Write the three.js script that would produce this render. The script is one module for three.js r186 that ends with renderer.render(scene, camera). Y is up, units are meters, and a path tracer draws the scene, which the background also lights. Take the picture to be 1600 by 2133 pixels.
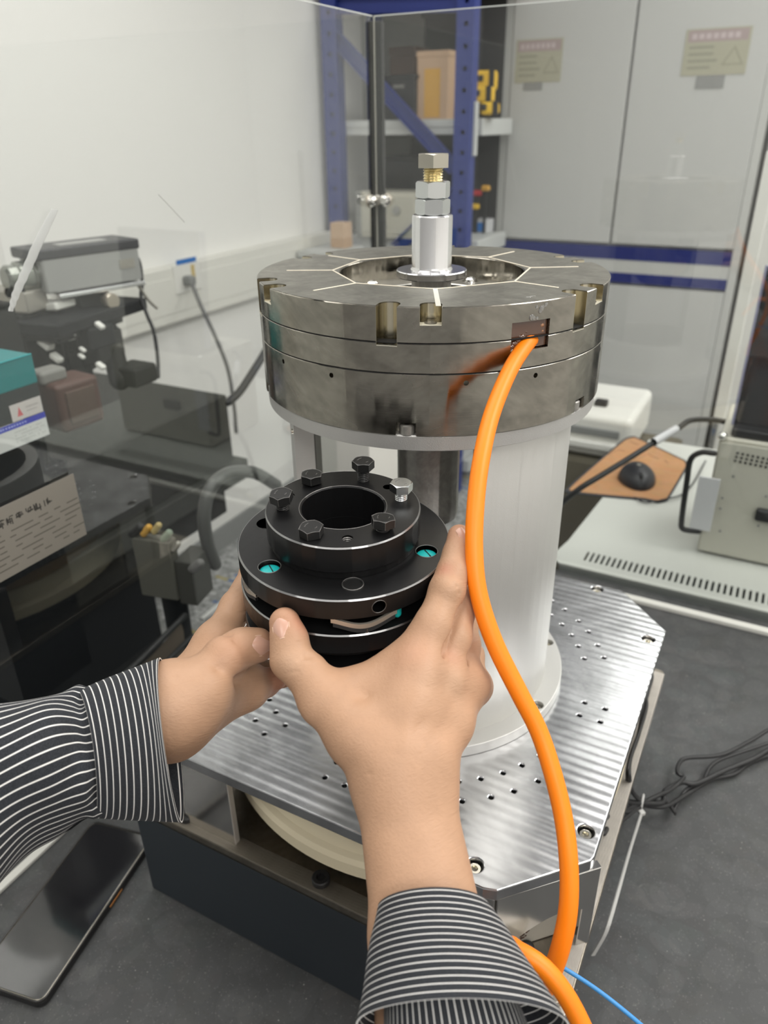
import * as THREE from 'three';
import { RoundedBoxGeometry } from 'three/addons/geometries/RoundedBoxGeometry.js';
import { mergeGeometries, mergeVertices, toCreasedNormals } from 'three/addons/utils/BufferGeometryUtils.js';
import { RectAreaLightUniformsLib } from 'three/addons/lights/RectAreaLightUniformsLib.js';
import { ImprovedNoise } from 'three/addons/math/ImprovedNoise.js';
import { Brush, Evaluator, SUBTRACTION } from 'three-bvh-csg';

// ---------------------------------------------------------------- camera, sky, light, exposure
const W = 1600, H = 2133, FPX = 1562;
const EXPOSURE = 0.60, LAMP = 6.5;
const scene = new THREE.Scene();
scene.background = new THREE.Color(0x000000);
const camera = new THREE.PerspectiveCamera(2 * Math.atan(H / 2 / FPX) * 180 / Math.PI, W / H, 0.02, 30);
const EYE = new THREE.Vector3(0, 0.4992, 0.6298);
const RIGHT = new THREE.Vector3(0.9982, -0.0122, -0.0590).normalize();
const FWD = new THREE.Vector3(-0.0581, -0.4582, -0.8870).normalize();
RIGHT.addScaledVector(FWD, -RIGHT.dot(FWD)).normalize();
const UP = new THREE.Vector3().crossVectors(RIGHT, FWD);
camera.position.copy(EYE);
camera.quaternion.setFromRotationMatrix(new THREE.Matrix4().makeBasis(RIGHT, UP, FWD.clone().negate()));
camera.focus = 0.49;
camera.userData.fStop = 8;
const renderer = new THREE.WebGLRenderer({ antialias: true });
renderer.toneMapping = THREE.LinearToneMapping;
renderer.toneMappingExposure = EXPOSURE;
renderer.shadowMap.enabled = true;
RectAreaLightUniformsLib.init();

// ---------------------------------------------------------------- helpers
const V = (x, y, z) => new THREE.Vector3(x, y, z);
const PHI = -24.3 * Math.PI / 180;                       // the bench, room and rotary stage share this turn
const E1 = V(Math.cos(PHI), 0, -Math.sin(PHI)), E2 = V(Math.sin(PHI), 0, Math.cos(PHI));
const loc = (v) => V(v.dot(E1), v.y, v.dot(E2));         // world -> bench frame (a, y, b)
const glo = (a, y, b) => V(0, y, 0).addScaledVector(E1, a).addScaledVector(E2, b);
const ray = (x, y) => FWD.clone().addScaledVector(RIGHT, (x - W / 2) / FPX).addScaledVector(UP, -(y - H / 2) / FPX);
const at = (x, y, d) => EYE.clone().addScaledVector(ray(x, y), d);   // a measured direction at a measured distance
const onPlane = (x, y, p, n) => { const r = ray(x, y); return EYE.clone().addScaledVector(r, p.clone().sub(EYE).dot(n) / r.dot(n)); };
const onY = (x, y, h) => onPlane(x, y, V(0, h, 0), V(0, 1, 0));
const onA = (x, y, a) => loc(onPlane(x, y, E1.clone().multiplyScalar(a), E1));
const onB = (x, y, b) => loc(onPlane(x, y, E2.clone().multiplyScalar(b), E2));
let seed = 7;
const rnd = () => { seed = (seed * 1664525 + 1013904223) >>> 0; return seed / 4294967296; };
const perlin = new ImprovedNoise();
const fbm = (x, y, z, o = 4) => { let s = 0, a = 0.5; for (let i = 0; i < o; i++) { s += a * perlin.noise(x, y, z); x *= 2.03; y *= 2.03; z *= 2.03; a *= 0.5; } return s; };
const clamp = THREE.MathUtils.clamp, lerp = THREE.MathUtils.lerp, sstep = THREE.MathUtils.smoothstep;

const taken = new Map();
const numbered = (n) => { const k = taken.get(n) || 0; taken.set(n, k + 1); return k ? n + '_' + String(k).padStart(3, '0') : n; };
function thing(name, label, category, pos = V(0, 0, 0), turn = 0, group) {
  const o = new THREE.Group(); o.name = numbered(name); o.position.copy(pos); o.rotation.y = turn;
  o.userData = { label, category }; if (group) o.userData.group = group;
  scene.add(o); return o;
}
const parts = new Map();
function part(parent, name, geo, mat, label) {
  const m = new THREE.Mesh(geo, mat);
  const key = parent.uuid + name, k = parts.get(key) || 0; parts.set(key, k + 1);
  m.name = k ? name + '_' + String(k).padStart(3, '0') : name;
  m.castShadow = m.receiveShadow = true; if (label) m.userData.label = label;
  parent.add(m); return m;
}
function single(name, geo, mat, label, category, group, pos, turn = 0) {
  const m = new THREE.Mesh(geo, mat); m.name = numbered(name); m.castShadow = m.receiveShadow = true;
  m.userData = { label, category }; if (group) m.userData.group = group;
  if (pos) m.position.copy(pos); m.rotation.y = turn; scene.add(m); return m;
}
function struct(name, geo, mat) {
  const m = new THREE.Mesh(geo, mat); m.name = numbered(name); m.castShadow = m.receiveShadow = true;
  m.userData.kind = 'structure'; m.rotation.y = PHI; scene.add(m); return m;
}
// geometry makers (all in metres)
const box = (w, h, d, x = 0, y = 0, z = 0) => new THREE.BoxGeometry(w, h, d).translate(x, y, z);
const rbox = (w, h, d, r, x = 0, y = 0, z = 0, s = 2) => new RoundedBoxGeometry(w, h, d, s, Math.min(r, w / 2.02, h / 2.02, d / 2.02)).translate(x, y, z);
const span = (a0, a1, y0, y1, b0, b1, r = 0) => (r ? rbox(a1 - a0, y1 - y0, b1 - b0, r, (a0 + a1) / 2, (y0 + y1) / 2, (b0 + b1) / 2) : box(a1 - a0, y1 - y0, b1 - b0, (a0 + a1) / 2, (y0 + y1) / 2, (b0 + b1) / 2));
const cyl = (r0, r1, h, x = 0, y = 0, z = 0, n = 32) => new THREE.CylinderGeometry(r1, r0, h, n).translate(x, y, z);   // r0 below, r1 above
function lathe(pts, n = 96, crease = 0.5) {
  const g = new THREE.LatheGeometry(pts.map(([r, y]) => new THREE.Vector2(Math.max(r, 1e-6), y)), n);
  let R = 0; for (const [r] of pts) R = Math.max(R, r);
  const uv = g.attributes.uv, p = g.attributes.position; let len = [0];
  for (let i = 1; i < pts.length; i++) len.push(len[i - 1] + Math.hypot(pts[i][0] - pts[i - 1][0], pts[i][1] - pts[i - 1][1]));
  for (let i = 0; i < uv.count; i++) uv.setXY(i, uv.getX(i) * 2 * Math.PI * R, len[i % pts.length]);
  return crease ? toCreasedNormals(g, crease) : g;
}
const tube = (pts, r, seg = 80, rs = 10, closed = false, tension = 0.5) => { const g = new THREE.TubeGeometry(new THREE.CatmullRomCurve3(pts, closed, 'catmullrom', tension), seg, r, rs, closed); return g; };
function cappedTube(pts, r, seg = 80, rs = 12) {
  const a = new THREE.SphereGeometry(r, rs, 8), t = tube(pts, r, seg, rs);
  return mergeGeometries([t.toNonIndexed(), a.clone().translate(...pts[0].toArray()).toNonIndexed(), a.translate(...pts[pts.length - 1].toArray()).toNonIndexed()]);
}
function extrude(shape, depth, bevel = 0, seg = 24, bseg = 2) {   // extruded along +y, from y = 0 to depth, shape given in (x, z)
  const g = new THREE.ExtrudeGeometry(shape, { depth: depth - 2 * bevel, bevelEnabled: bevel > 0, bevelThickness: bevel, bevelSize: bevel, bevelOffset: -bevel, bevelSegments: bseg, curveSegments: seg });
  return g.translate(0, 0, bevel).rotateX(Math.PI / 2).translate(0, depth, 0);
}
const shapeOf = (pts) => { const s = new THREE.Shape(); pts.forEach(([x, y], i) => (i ? s.lineTo(x, y) : s.moveTo(x, y))); s.closePath(); return s; };
const circlePath = (x, y, r) => { const p = new THREE.Path(); p.absarc(x, y, r, 0, Math.PI * 2, true); return p; };
const hexShape = (af, rot = 0) => shapeOf([...Array(6)].map((_, i) => { const t = rot + i * Math.PI / 3; return [af / Math.sqrt(3) * Math.cos(t), af / Math.sqrt(3) * Math.sin(t)]; }));
const M4 = (pos, quat) => new THREE.Matrix4().compose(pos, quat || new THREE.Quaternion(), V(1, 1, 1));
const evaluator = new Evaluator(); evaluator.attributes = ['position', 'normal', 'uv']; evaluator.useGroups = false;
function cut(geo, cutters) {
  let a = new Brush(geo.index ? geo : mergeVertices(geo)); a.updateMatrixWorld();
  for (const c of cutters) { const b = new Brush(c.index ? c : mergeVertices(c)); b.updateMatrixWorld(); a = evaluator.evaluate(a, b, SUBTRACTION); }
  return a.geometry;
}
// hexagon head or nut with chamfered corners: the hexagon is trimmed by a cone
function hexHead(af, h, top = true, bottom = false, bore = 0) {
  const N = 96, rows = [], R = af / 2, hexR = (t) => { const k = ((t % (Math.PI / 3)) + Math.PI / 3) % (Math.PI / 3) - Math.PI / 6; return R / Math.cos(k); };
  const g = new THREE.BufferGeometry(), pos = [], idx = [];
  const ch = (r) => (r - R * 0.97) * 0.55;                       // how far the cone has come down at radius r
  const put = (f) => { const row = []; for (let i = 0; i <= N; i++) { const t = i / N * Math.PI * 2, [r, y] = f(t); row.push(pos.length / 3); pos.push(r * Math.cos(t), y, r * Math.sin(t)); } rows.push(row); };
  put(() => [bore, top ? h : h]); if (top) put(() => [R * 0.97, h]);
  put((t) => [hexR(t), h - (top ? ch(hexR(t)) : 0)]); put((t) => [hexR(t), bottom ? ch(hexR(t)) : 0]);
  if (bottom) put(() => [R * 0.97, 0]); put(() => [bore, 0]);
  for (let k = 0; k + 1 < rows.length; k++) for (let i = 0; i < N; i++) idx.push(rows[k][i], rows[k][i + 1], rows[k + 1][i], rows[k][i + 1], rows[k + 1][i + 1], rows[k + 1][i]);
  if (bore) { const a = rows[0], b = rows[rows.length - 1]; for (let i = 0; i < N; i++) idx.push(b[i], b[i + 1], a[i], b[i + 1], a[i + 1], a[i]); }
  g.setAttribute('position', new THREE.Float32BufferAttribute(pos, 3)); g.setIndex(idx);
  g.setAttribute('uv', new THREE.Float32BufferAttribute(new Array(pos.length / 3 * 2).fill(0), 2));
  return toCreasedNormals(g, 0.4);
}
function thread(r, depth, pitch, len, n = 24) {                  // a threaded shank, axis +y from 0
  const per = 6, rows = Math.ceil(len / pitch * per), pos = [], idx = [];
  for (let j = 0; j <= rows; j++) for (let i = 0; i <= n; i++) {
    const t = i / n * Math.PI * 2, y = j / rows * len, ph = ((y / pitch + i / n) % 1 + 1) % 1, rr = r - depth * Math.abs(ph * 2 - 1);
    pos.push(rr * Math.cos(t), y, rr * Math.sin(t));
    if (j < rows && i < n) { const a = j * (n + 1) + i; idx.push(a, a + n + 1, a + 1, a + 1, a + n + 1, a + n + 2); }
  }
  const g = new THREE.BufferGeometry(); g.setAttribute('position', new THREE.Float32BufferAttribute(pos, 3)); g.setIndex(idx);
  g.setAttribute('uv', new THREE.Float32BufferAttribute(new Array(pos.length / 3 * 2).fill(0), 2)); g.computeVertexNormals(); return g;
}
// a loft through elliptical sections {c, u, v}; uv in metres (u round the section, v along); inner: thickness of a second wall
function loft(secs, { n = 64, m = 60, warp = null, thick = 0, t0 = 0, t1 = Math.PI * 2 } = {}) {
  const curve = (k) => new THREE.CatmullRomCurve3(secs.map((s) => s[k]), false, 'catmullrom', 0.5);
  const cc = curve('c'), cu = curve('u'), cv = curve('v');
  const make = (off) => {
    const pos = [], uv = [], idx = []; let along = 0, last = null, girth = 0;
    for (const s of secs) girth += Math.PI * (s.u.length() + s.v.length()) / secs.length;
    for (let j = 0; j <= m; j++) {
      const s = j / m, c = cc.getPoint(s), u = cu.getPoint(s), v = cv.getPoint(s);
      if (last) along += c.distanceTo(last); last = c;
      for (let i = 0; i <= n; i++) {
        const t = t0 + (t1 - t0) * i / n, d = V(0, 0, 0).addScaledVector(u, Math.cos(t)).addScaledVector(v, Math.sin(t));
        const L = d.length(), k = (L - off + (warp ? warp(s, t, L) : 0)) / L;
        const p = c.clone().addScaledVector(d, k); pos.push(p.x, p.y, p.z); uv.push(girth * (t - t0) / (Math.PI * 2), along);
        if (j < m && i < n) { const a = j * (n + 1) + i; idx.push(...(off ? [a, a + 1, a + n + 1, a + 1, a + n + 2, a + n + 1] : [a, a + n + 1, a + 1, a + 1, a + n + 1, a + n + 2])); }
      }
    }
    const g = new THREE.BufferGeometry(); g.setAttribute('position', new THREE.Float32BufferAttribute(pos, 3)); g.setAttribute('uv', new THREE.Float32BufferAttribute(uv, 2)); g.setIndex(idx); g.computeVertexNormals(); return g;
  };
  const outer = make(0); if (!thick) return outer;
  const inner = make(thick), P = outer.attributes.position, Q = inner.attributes.position, pos = [], uv = [], idx = [];
  for (const row of [0, m]) { const b = pos.length / 3; for (let i = 0; i <= n; i++) { const a = row * (n + 1) + i; pos.push(P.getX(a), P.getY(a), P.getZ(a), Q.getX(a), Q.getY(a), Q.getZ(a)); uv.push(0.002, 0.0016, 0.002, 0.0016); if (i < n) idx.push(b + 2 * i, b + 2 * i + 1, b + 2 * i + 2, b + 2 * i + 1, b + 2 * i + 3, b + 2 * i + 2); } }
  const rim = new THREE.BufferGeometry(); rim.setAttribute('position', new THREE.Float32BufferAttribute(pos, 3)); rim.setAttribute('uv', new THREE.Float32BufferAttribute(uv, 2)); rim.setIndex(idx); rim.computeVertexNormals();
  return mergeGeometries([outer, inner, rim]);
}

// ---------------------------------------------------------------- procedural textures
function canvasTex(w, h, draw, srgb = true, rep = [1, 1]) {
  const c = document.createElement('canvas'); c.width = w; c.height = h; draw(c.getContext('2d'), w, h);
  const t = new THREE.CanvasTexture(c); t.wrapS = t.wrapT = THREE.RepeatWrapping; t.repeat.set(...rep); t.magFilter = THREE.LinearFilter;
  if (srgb) t.colorSpace = THREE.SRGBColorSpace; t.anisotropy = 8; return t;
}
function dataTex(n, f, srgb, rep = [1, 1]) {                    // f(u, v) -> [r, g, b] 0..1, tiling noise
  const d = new Uint8Array(n * n * 4);
  for (let y = 0; y < n; y++) for (let x = 0; x < n; x++) { const c = f(x / n, y / n), o = (y * n + x) * 4; for (let k = 0; k < 3; k++) d[o + k] = clamp(c[k], 0, 1) * 255; d[o + 3] = 255; }
  const t = new THREE.DataTexture(d, n, n); t.wrapS = t.wrapT = THREE.RepeatWrapping; t.magFilter = THREE.LinearFilter; t.minFilter = THREE.LinearMipmapLinearFilter; t.generateMipmaps = true; t.repeat.set(...rep);
  if (srgb) t.colorSpace = THREE.SRGBColorSpace; t.needsUpdate = true; return t;
}
const ring2 = (u, v, f) => fbm(Math.cos(u * 2 * Math.PI) * f, Math.sin(u * 2 * Math.PI) * f + Math.cos(v * 2 * Math.PI) * f * 1.3, Math.sin(v * 2 * Math.PI) * f, 4);   // noise that tiles
const withRep = (t, x, y) => { const c = t.clone(); c.repeat.set(x, y); c.needsUpdate = true; return c; };
const g3 = (x) => [x, x, x];
const cloud = dataTex(256, (u, v) => g3(0.5 + 0.9 * ring2(u, v, 1.1)), false);
const grain = dataTex(256, () => g3(0.5 + (rnd() - 0.5) * 0.9), false);
const smudge = dataTex(512, (u, v) => { const n = ring2(u, v, 1.4), m = ring2(v, u, 4.5); const k = clamp(0.90 + 0.16 * n + 0.10 * m, 0.5, 1); return [k, k * 0.99, k * 0.97]; }, true);
const streak = canvasTex(512, 512, (c, w, h) => { c.fillStyle = '#808080'; c.fillRect(0, 0, w, h); for (let i = 0; i < 2600; i++) { const g = 90 + rnd() * 80 | 0; c.fillStyle = `rgba(${g},${g},${g},0.35)`; c.fillRect(rnd() * w - 60, rnd() * h, 60 + rnd() * 300, 0.6 + rnd() * 1.2); } }, false);
const speckle = canvasTex(1024, 1024, (c, w, h) => {
  c.fillStyle = '#3f4041'; c.fillRect(0, 0, w, h);
  for (let i = 0; i < 900; i++) { const g = 46 + rnd() * 62 | 0; c.fillStyle = `rgba(${g},${g + 1},${g + 1},0.13)`; c.beginPath(); c.ellipse(rnd() * w, rnd() * h, 10 + rnd() * 46, 10 + rnd() * 40, rnd() * 3, 0, 7); c.fill(); }
  for (let i = 0; i < 15000; i++) { const g = rnd() < 0.5 ? 40 + rnd() * 30 : 100 + rnd() * 45; c.fillStyle = `rgba(${g | 0},${g | 0},${g - 4 | 0},0.40)`; c.fillRect(rnd() * w, rnd() * h, 1 + rnd() * 2, 1 + rnd() * 2); }
  for (let i = 0; i < 260; i++) { c.strokeStyle = `rgba(190,190,185,${0.12 + rnd() * 0.25})`; c.lineWidth = 0.7; c.beginPath(); const x = rnd() * w, y = rnd() * h; c.moveTo(x, y); c.quadraticCurveTo(x + rnd() * 14 - 7, y + rnd() * 14 - 7, x + rnd() * 24 - 12, y + rnd() * 24 - 12); c.stroke(); }
  for (let i = 0; i < 240; i++) { c.fillStyle = `rgba(215,212,205,${0.3 + rnd() * 0.5})`; const s = 0.8 + rnd() * 1.9; c.fillRect(rnd() * w, rnd() * h, s, s); }
}, true, [2.2, 2.2]);
const STRIPE = 0.0036;                                           // 8 stripes to a tile of fabric
const cloth = canvasTex(512, 512, (c, w, h) => {
  c.fillStyle = '#1f2227'; c.fillRect(0, 0, w, h);
  for (let y = 0; y < h; y += 2) for (let x = 0; x < w; x += 2) { const g = rnd(); c.fillStyle = g < 0.33 ? 'rgba(14,16,20,0.55)' : g < 0.62 ? 'rgba(92,96,104,0.36)' : 'rgba(60,64,72,0.3)'; c.fillRect(x, y, 2 + (rnd() < 0.3 ? 2 : 0), 2); }
  for (let i = 0; i < 8; i++) { const y = (i + 0.5) * h / 8; c.fillStyle = '#d9d7d2'; c.fillRect(0, y - 5, w, 10); c.fillStyle = 'rgba(255,255,255,0.6)'; c.fillRect(0, y - 2.5, w, 5); }
}, true, [1 / (STRIPE * 8), 1 / (STRIPE * 8)]);
const weave = dataTex(128, (u, v) => g3(0.5 + 0.25 * Math.sin(u * 2 * Math.PI * 32) * Math.sin(v * 2 * Math.PI * 32) + 0.4 * (rnd() - 0.5)), false, [1 / 0.02, 1 / 0.02]);

// ---------------------------------------------------------------- materials
const std = (color, roughness = 0.5, metalness = 0, extra = {}) => new THREE.MeshPhysicalMaterial({ color, roughness, metalness, side: THREE.DoubleSide, ...extra });
const lin = (r, g, b) => new THREE.Color().setRGB(r, g, b);
const M = {
  wall: std(lin(0.80, 0.79, 0.765), 0.85), ceiling: std(lin(0.22, 0.23, 0.26), 0.9), farWall: std(lin(0.42, 0.42, 0.42), 0.9),
  steel: std(lin(0.41, 0.395, 0.36), 0.38, 1, { map: withRep(smudge, 4.2, 7), roughnessMap: withRep(cloud, 3.3, 5), bumpMap: withRep(streak, 5, 14), bumpScale: 0.00006 }),
  steelTop: std(lin(0.33, 0.33, 0.305), 0.48, 1, { map: withRep(smudge, 7, 7), bumpMap: withRep(grain, 60, 60), bumpScale: 0.00002 }),
  brightSteel: std(lin(0.72, 0.69, 0.60), 0.16, 1), chrome: std(lin(0.78, 0.77, 0.74), 0.12, 1), zinc: std(lin(0.66, 0.68, 0.68), 0.26, 1), zincYellow: std(lin(0.72, 0.60, 0.32), 0.25, 1),
  alu: std(lin(0.86, 0.86, 0.87), 0.24, 1, { bumpMap: withRep(streak, 8, 20), bumpScale: 0.00003 }),
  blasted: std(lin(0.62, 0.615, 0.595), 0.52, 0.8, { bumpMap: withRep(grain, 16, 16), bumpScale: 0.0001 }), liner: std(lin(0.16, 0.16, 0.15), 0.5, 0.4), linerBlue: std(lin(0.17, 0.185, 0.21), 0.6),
  blastedDark: std(lin(0.56, 0.555, 0.54), 0.5, 0.7, { bumpMap: withRep(grain, 16, 16), bumpScale: 0.00016 }),
  castDark: std(lin(0.22, 0.215, 0.20), 0.42, 1, { map: withRep(smudge, 9, 9) }),
  plate: std(lin(0.72, 0.725, 0.745), 0.22, 1), plateSide: std(lin(0.80, 0.80, 0.80), 0.2, 1),
  blackOxide: std(lin(0.007, 0.007, 0.0075), 0.3, 0, { bumpMap: withRep(cloud, 9, 9), bumpScale: 0.00006, specularIntensity: 0.75 }), edgeWear: std(lin(0.34, 0.34, 0.34), 0.3, 1), blackBolt: std(lin(0.022, 0.022, 0.022), 0.33, 0.4), boltWear: std(lin(0.19, 0.185, 0.18), 0.4, 0.9),
  spring: std(lin(0.60, 0.55, 0.48), 0.3, 0.7), teal: std(lin(0.01, 0.50, 0.49), 0.4),
  cream: std(lin(0.74, 0.66, 0.48), 0.5), housing: std(lin(0.020, 0.026, 0.033), 0.55), bracket: std(lin(0.62, 0.61, 0.59), 0.13, 1), dullPlate: std(lin(0.36, 0.33, 0.29), 0.34, 1, { map: withRep(smudge, 6, 6), bumpMap: withRep(grain, 20, 20), bumpScale: 0.0001 }), paleSteel: std(lin(0.66, 0.63, 0.60), 0.45, 0.6, { map: withRep(smudge, 6, 6), bumpMap: withRep(grain, 20, 20), bumpScale: 0.0001 }),
  black: std(lin(0.012, 0.012, 0.013), 0.45), matt: std(lin(0.02, 0.02, 0.021), 0.8), rubber: std(lin(0.016, 0.016, 0.017), 0.5), darkGap: std(lin(0.006, 0.006, 0.006), 0.9),
  resin: new THREE.MeshPhysicalMaterial({ color: lin(0.9, 0.9, 0.88), roughness: 0.06, transmission: 0.85, thickness: 0.002, ior: 1.5 }), brownResin: std(lin(0.10, 0.045, 0.025), 0.1, 0, { clearcoat: 1, clearcoatRoughness: 0.05 }),
  orange: std(lin(1.0, 0.245, 0.002), 0.45), blue: std(lin(0.05, 0.27, 0.62), 0.45), whitePlastic: std(lin(0.78, 0.78, 0.76), 0.4), tie: std(lin(0.62, 0.62, 0.60), 0.4, 0, { transmission: 0.2 }),
  bench: std(0xffffff, 0.55, 0, { map: speckle, bumpMap: withRep(grain, 30, 30), bumpScale: 0.0001 }), benchEdge: std(lin(0.62, 0.62, 0.58), 0.5),
  acrylic: new THREE.MeshPhysicalMaterial({ color: lin(0.93, 0.945, 0.94), roughness: 0.0, transmission: 1, thickness: 0, ior: 1.6, side: THREE.DoubleSide }), acrylicEdge: std(lin(0.72, 0.75, 0.72), 0.25),
  scratch: std(lin(0.8, 0.8, 0.78), 0.5),
  fabric: std(0xffffff, 0.92, 0, { map: cloth, bumpMap: weave, bumpScale: 0.0003, sheen: 0.1, sheenRoughness: 0.6, sheenColor: lin(0.5, 0.5, 0.5) }),
  skin: std(0xffffff, 0.5, 0, { bumpMap: withRep(cloud, 1 / 0.012, 1 / 0.012), bumpScale: 0.00016, vertexColors: true, specularIntensity: 0.7, sheen: 0.15, sheenColor: lin(0.9, 0.5, 0.35), sheenRoughness: 0.5 }), nail: std(lin(0.57, 0.335, 0.25), 0.3, 0, { clearcoat: 0.4, clearcoatRoughness: 0.25 }),
  glassBlack: std(lin(0.010, 0.010, 0.012), 0.10, 0, { clearcoat: 1, clearcoatRoughness: 0.06, roughnessMap: null }),
  beige: std(lin(0.55, 0.53, 0.455), 0.5), beigePanel: std(lin(0.50, 0.485, 0.42), 0.5), paleGrey: std(lin(0.60, 0.61, 0.575), 0.5), midGrey: std(lin(0.24, 0.245, 0.24), 0.55), whiteCase: std(lin(0.74, 0.73, 0.69), 0.45),
  cabinet: std(lin(0.54, 0.54, 0.525), 0.5), navy: std(lin(0.012, 0.022, 0.16), 0.45), rackBlue: std(lin(0.018, 0.036, 0.21), 0.5), rackDark: std(lin(0.018, 0.03, 0.15), 0.55), shelf: std(lin(0.55, 0.56, 0.55), 0.5),
  cardboard: std(lin(0.46, 0.29, 0.17), 0.8), cardLight: std(lin(0.56, 0.38, 0.25), 0.8), yellow: std(lin(0.80, 0.50, 0.03), 0.5), amber: std(lin(0.66, 0.36, 0.06), 0.55), darkBin: std(lin(0.018, 0.018, 0.02), 0.6), greyBox: std(lin(0.22, 0.215, 0.20), 0.7), brown: std(lin(0.085, 0.05, 0.035), 0.7),
  granite: std(lin(0.030, 0.030, 0.028), 0.6, 0, { specularIntensity: 0.5, bumpMap: withRep(grain, 12, 12), bumpScale: 0.0001 }), graniteLight: std(lin(0.045, 0.046, 0.042), 0.65, 0, { specularIntensity: 0.4 }), stage: std(lin(0.010, 0.011, 0.013), 0.6, 0, { specularIntensity: 0.5 }), stageGrey: std(lin(0.020, 0.020, 0.019), 0.65, 0, { specularIntensity: 0.5 }), camGrey: std(lin(0.38, 0.38, 0.37), 0.4, 0.3), camTop: std(lin(0.05, 0.05, 0.055), 0.45), knob: std(lin(0.52, 0.46, 0.38), 0.3, 0.8), mattSteel: std(lin(0.45, 0.43, 0.39), 0.4, 0.7),
  tealBox: std(lin(0.0, 0.20, 0.21), 0.45), tealLid: std(lin(0.0, 0.28, 0.30), 0.4), boxDark: std(lin(0.022, 0.027, 0.028), 0.55), redBrown: std(lin(0.085, 0.038, 0.028), 0.45), mouseBlack: std(lin(0.018, 0.018, 0.022), 0.42), padEdge: std(lin(0.04, 0.04, 0.045), 0.8), oldBrown: std(lin(0.13, 0.115, 0.085), 0.8), bluePlastic: std(lin(0.02, 0.16, 0.5), 0.4), red: std(lin(0.5, 0.03, 0.04), 0.5), lilac: std(lin(0.25, 0.25, 0.36), 0.4),
};
Object.assign(M, {
  amberRing: std(lin(0.42, 0.28, 0.14), 0.4), plateLabel: std(lin(0.40, 0.385, 0.35), 0.45, 0, { map: withRep(smudge, 20, 20) }), castSilver: std(lin(0.40, 0.395, 0.385), 0.36, 0.6, { map: withRep(smudge, 12, 12) }),
  joint: std(lin(0.80, 0.73, 0.60), 0.4, 0.1), jointPale: std(lin(0.62, 0.61, 0.54), 0.35, 0.3), ledge: std(lin(0.50, 0.49, 0.45), 0.36, 1), copperResin: std(lin(0.42, 0.20, 0.10), 0.15, 0.3, { clearcoat: 1 }), headSteel: std(lin(0.60, 0.585, 0.53), 0.32, 1, { map: withRep(smudge, 30, 30) }),
});
// milling passes on the aluminium plate: shallow parallel scallops about a centimetre apart
const milled = dataTex(512, (u, v) => { const p = v * 10, f = p - Math.floor(p); return g3(0.5 + 0.42 * Math.cos(f * 2 * Math.PI) * (0.75 + 0.25 * ring2(u, v, 0.8)) + 0.05 * (rnd() - 0.5)); }, false, [1 / 0.1, 1 / 0.1]);
M.plate.bumpMap = milled; M.plate.bumpScale = 0.0002;
M.plate.map = withRep(dataTex(256, (u, v) => { const k = 0.9 + 0.22 * ring2(u, v, 1.2); return [k, k, k * 1.0]; }, true), 4, 4);
const labelTex = canvasTex(512, 128, (c, w, h) => {
  c.fillStyle = '#dcdcda'; c.fillRect(0, 0, w, h); c.fillStyle = '#2a35b4'; c.fillRect(0, 0, w, 30); c.fillStyle = 'rgba(190,196,240,0.8)'; for (let i = 0; i < 26; i++) { c.fillRect(20 + i * 15, 9, 8 + rnd() * 4, 11); }
  c.fillStyle = 'rgba(120,122,120,0.35)'; for (let r = 0; r < 4; r++) for (let i = 0; i < 14; i++) if (rnd() < 0.75) c.fillRect(330 + i * 12, 48 + r * 17, 7, 6);
});
const tabTex = canvasTex(128, 64, (c, w, h) => { c.fillStyle = '#d2cbc8'; c.fillRect(0, 0, w, h); c.fillStyle = 'rgba(205,70,76,0.75)'; c.beginPath(); c.moveTo(22, 50); c.lineTo(34, 14); c.lineTo(46, 50); c.fill(); c.fillStyle = 'rgba(150,140,140,0.4)'; c.fillRect(62, 20, 52, 8); c.fillRect(62, 36, 44, 6); });
const warnTex = canvasTex(256, 192, (c, w, h) => { c.fillStyle = '#aeab98'; c.fillRect(0, 0, w, h); c.fillStyle = '#aa9a98'; c.fillRect(10, 6, w - 20, 48); c.fillStyle = 'rgba(200,185,188,0.9)'; for (let i = 0; i < 7; i++) c.fillRect(26 + i * 28, 20, 20, 22); c.fillStyle = 'rgba(110,116,100,0.35)'; for (let r = 0; r < 4; r++) c.fillRect(20, 70 + r * 28, 120 - rnd() * 30, 11); c.strokeStyle = 'rgba(130,130,110,0.5)'; c.lineWidth = 6; c.beginPath(); c.moveTo(160, 150); c.lineTo(200, 80); c.lineTo(238, 150); c.closePath(); c.stroke(); });
const sheetTex = canvasTex(1024, 512, (c, w, h) => {
  c.fillStyle = '#827d74'; c.fillRect(0, 0, w, h); c.fillStyle = '#2d2b27';
  for (let i = 0; i < 9; i++) { const x = 235 + i * 66; for (let s = 0; s < 9; s++) { rnd() < 0.5 ? c.fillRect(x + rnd() * 34, 84 + rnd() * 46, 22 + rnd() * 20, 7) : c.fillRect(x + rnd() * 44, 84 + rnd() * 20, 7, 24 + rnd() * 26); } }
  c.fillStyle = 'rgba(50,46,40,0.55)'; for (let r = 0; r < 7; r++) { let x = 40 + rnd() * 60; while (x < 940) { const l = 40 + rnd() * 130; c.fillRect(x, 190 + r * 42, l, 9); x += l + 30 + rnd() * 60; } }
  c.fillStyle = 'rgba(170,60,40,0.75)'; c.beginPath(); c.arc(330, 440, 24, 0, 7); c.fill();
});
const padTex = canvasTex(256, 256, (c, w, h) => { c.fillStyle = '#b98d69'; c.fillRect(0, 0, w, h); for (let i = 0; i < 900; i++) { c.fillStyle = `rgba(${150 + rnd() * 60 | 0},${110 + rnd() * 40 | 0},80,0.18)`; c.fillRect(rnd() * w, rnd() * h, 10 + rnd() * 40, 2 + rnd() * 6); } }, true, [6, 6]);
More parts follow.
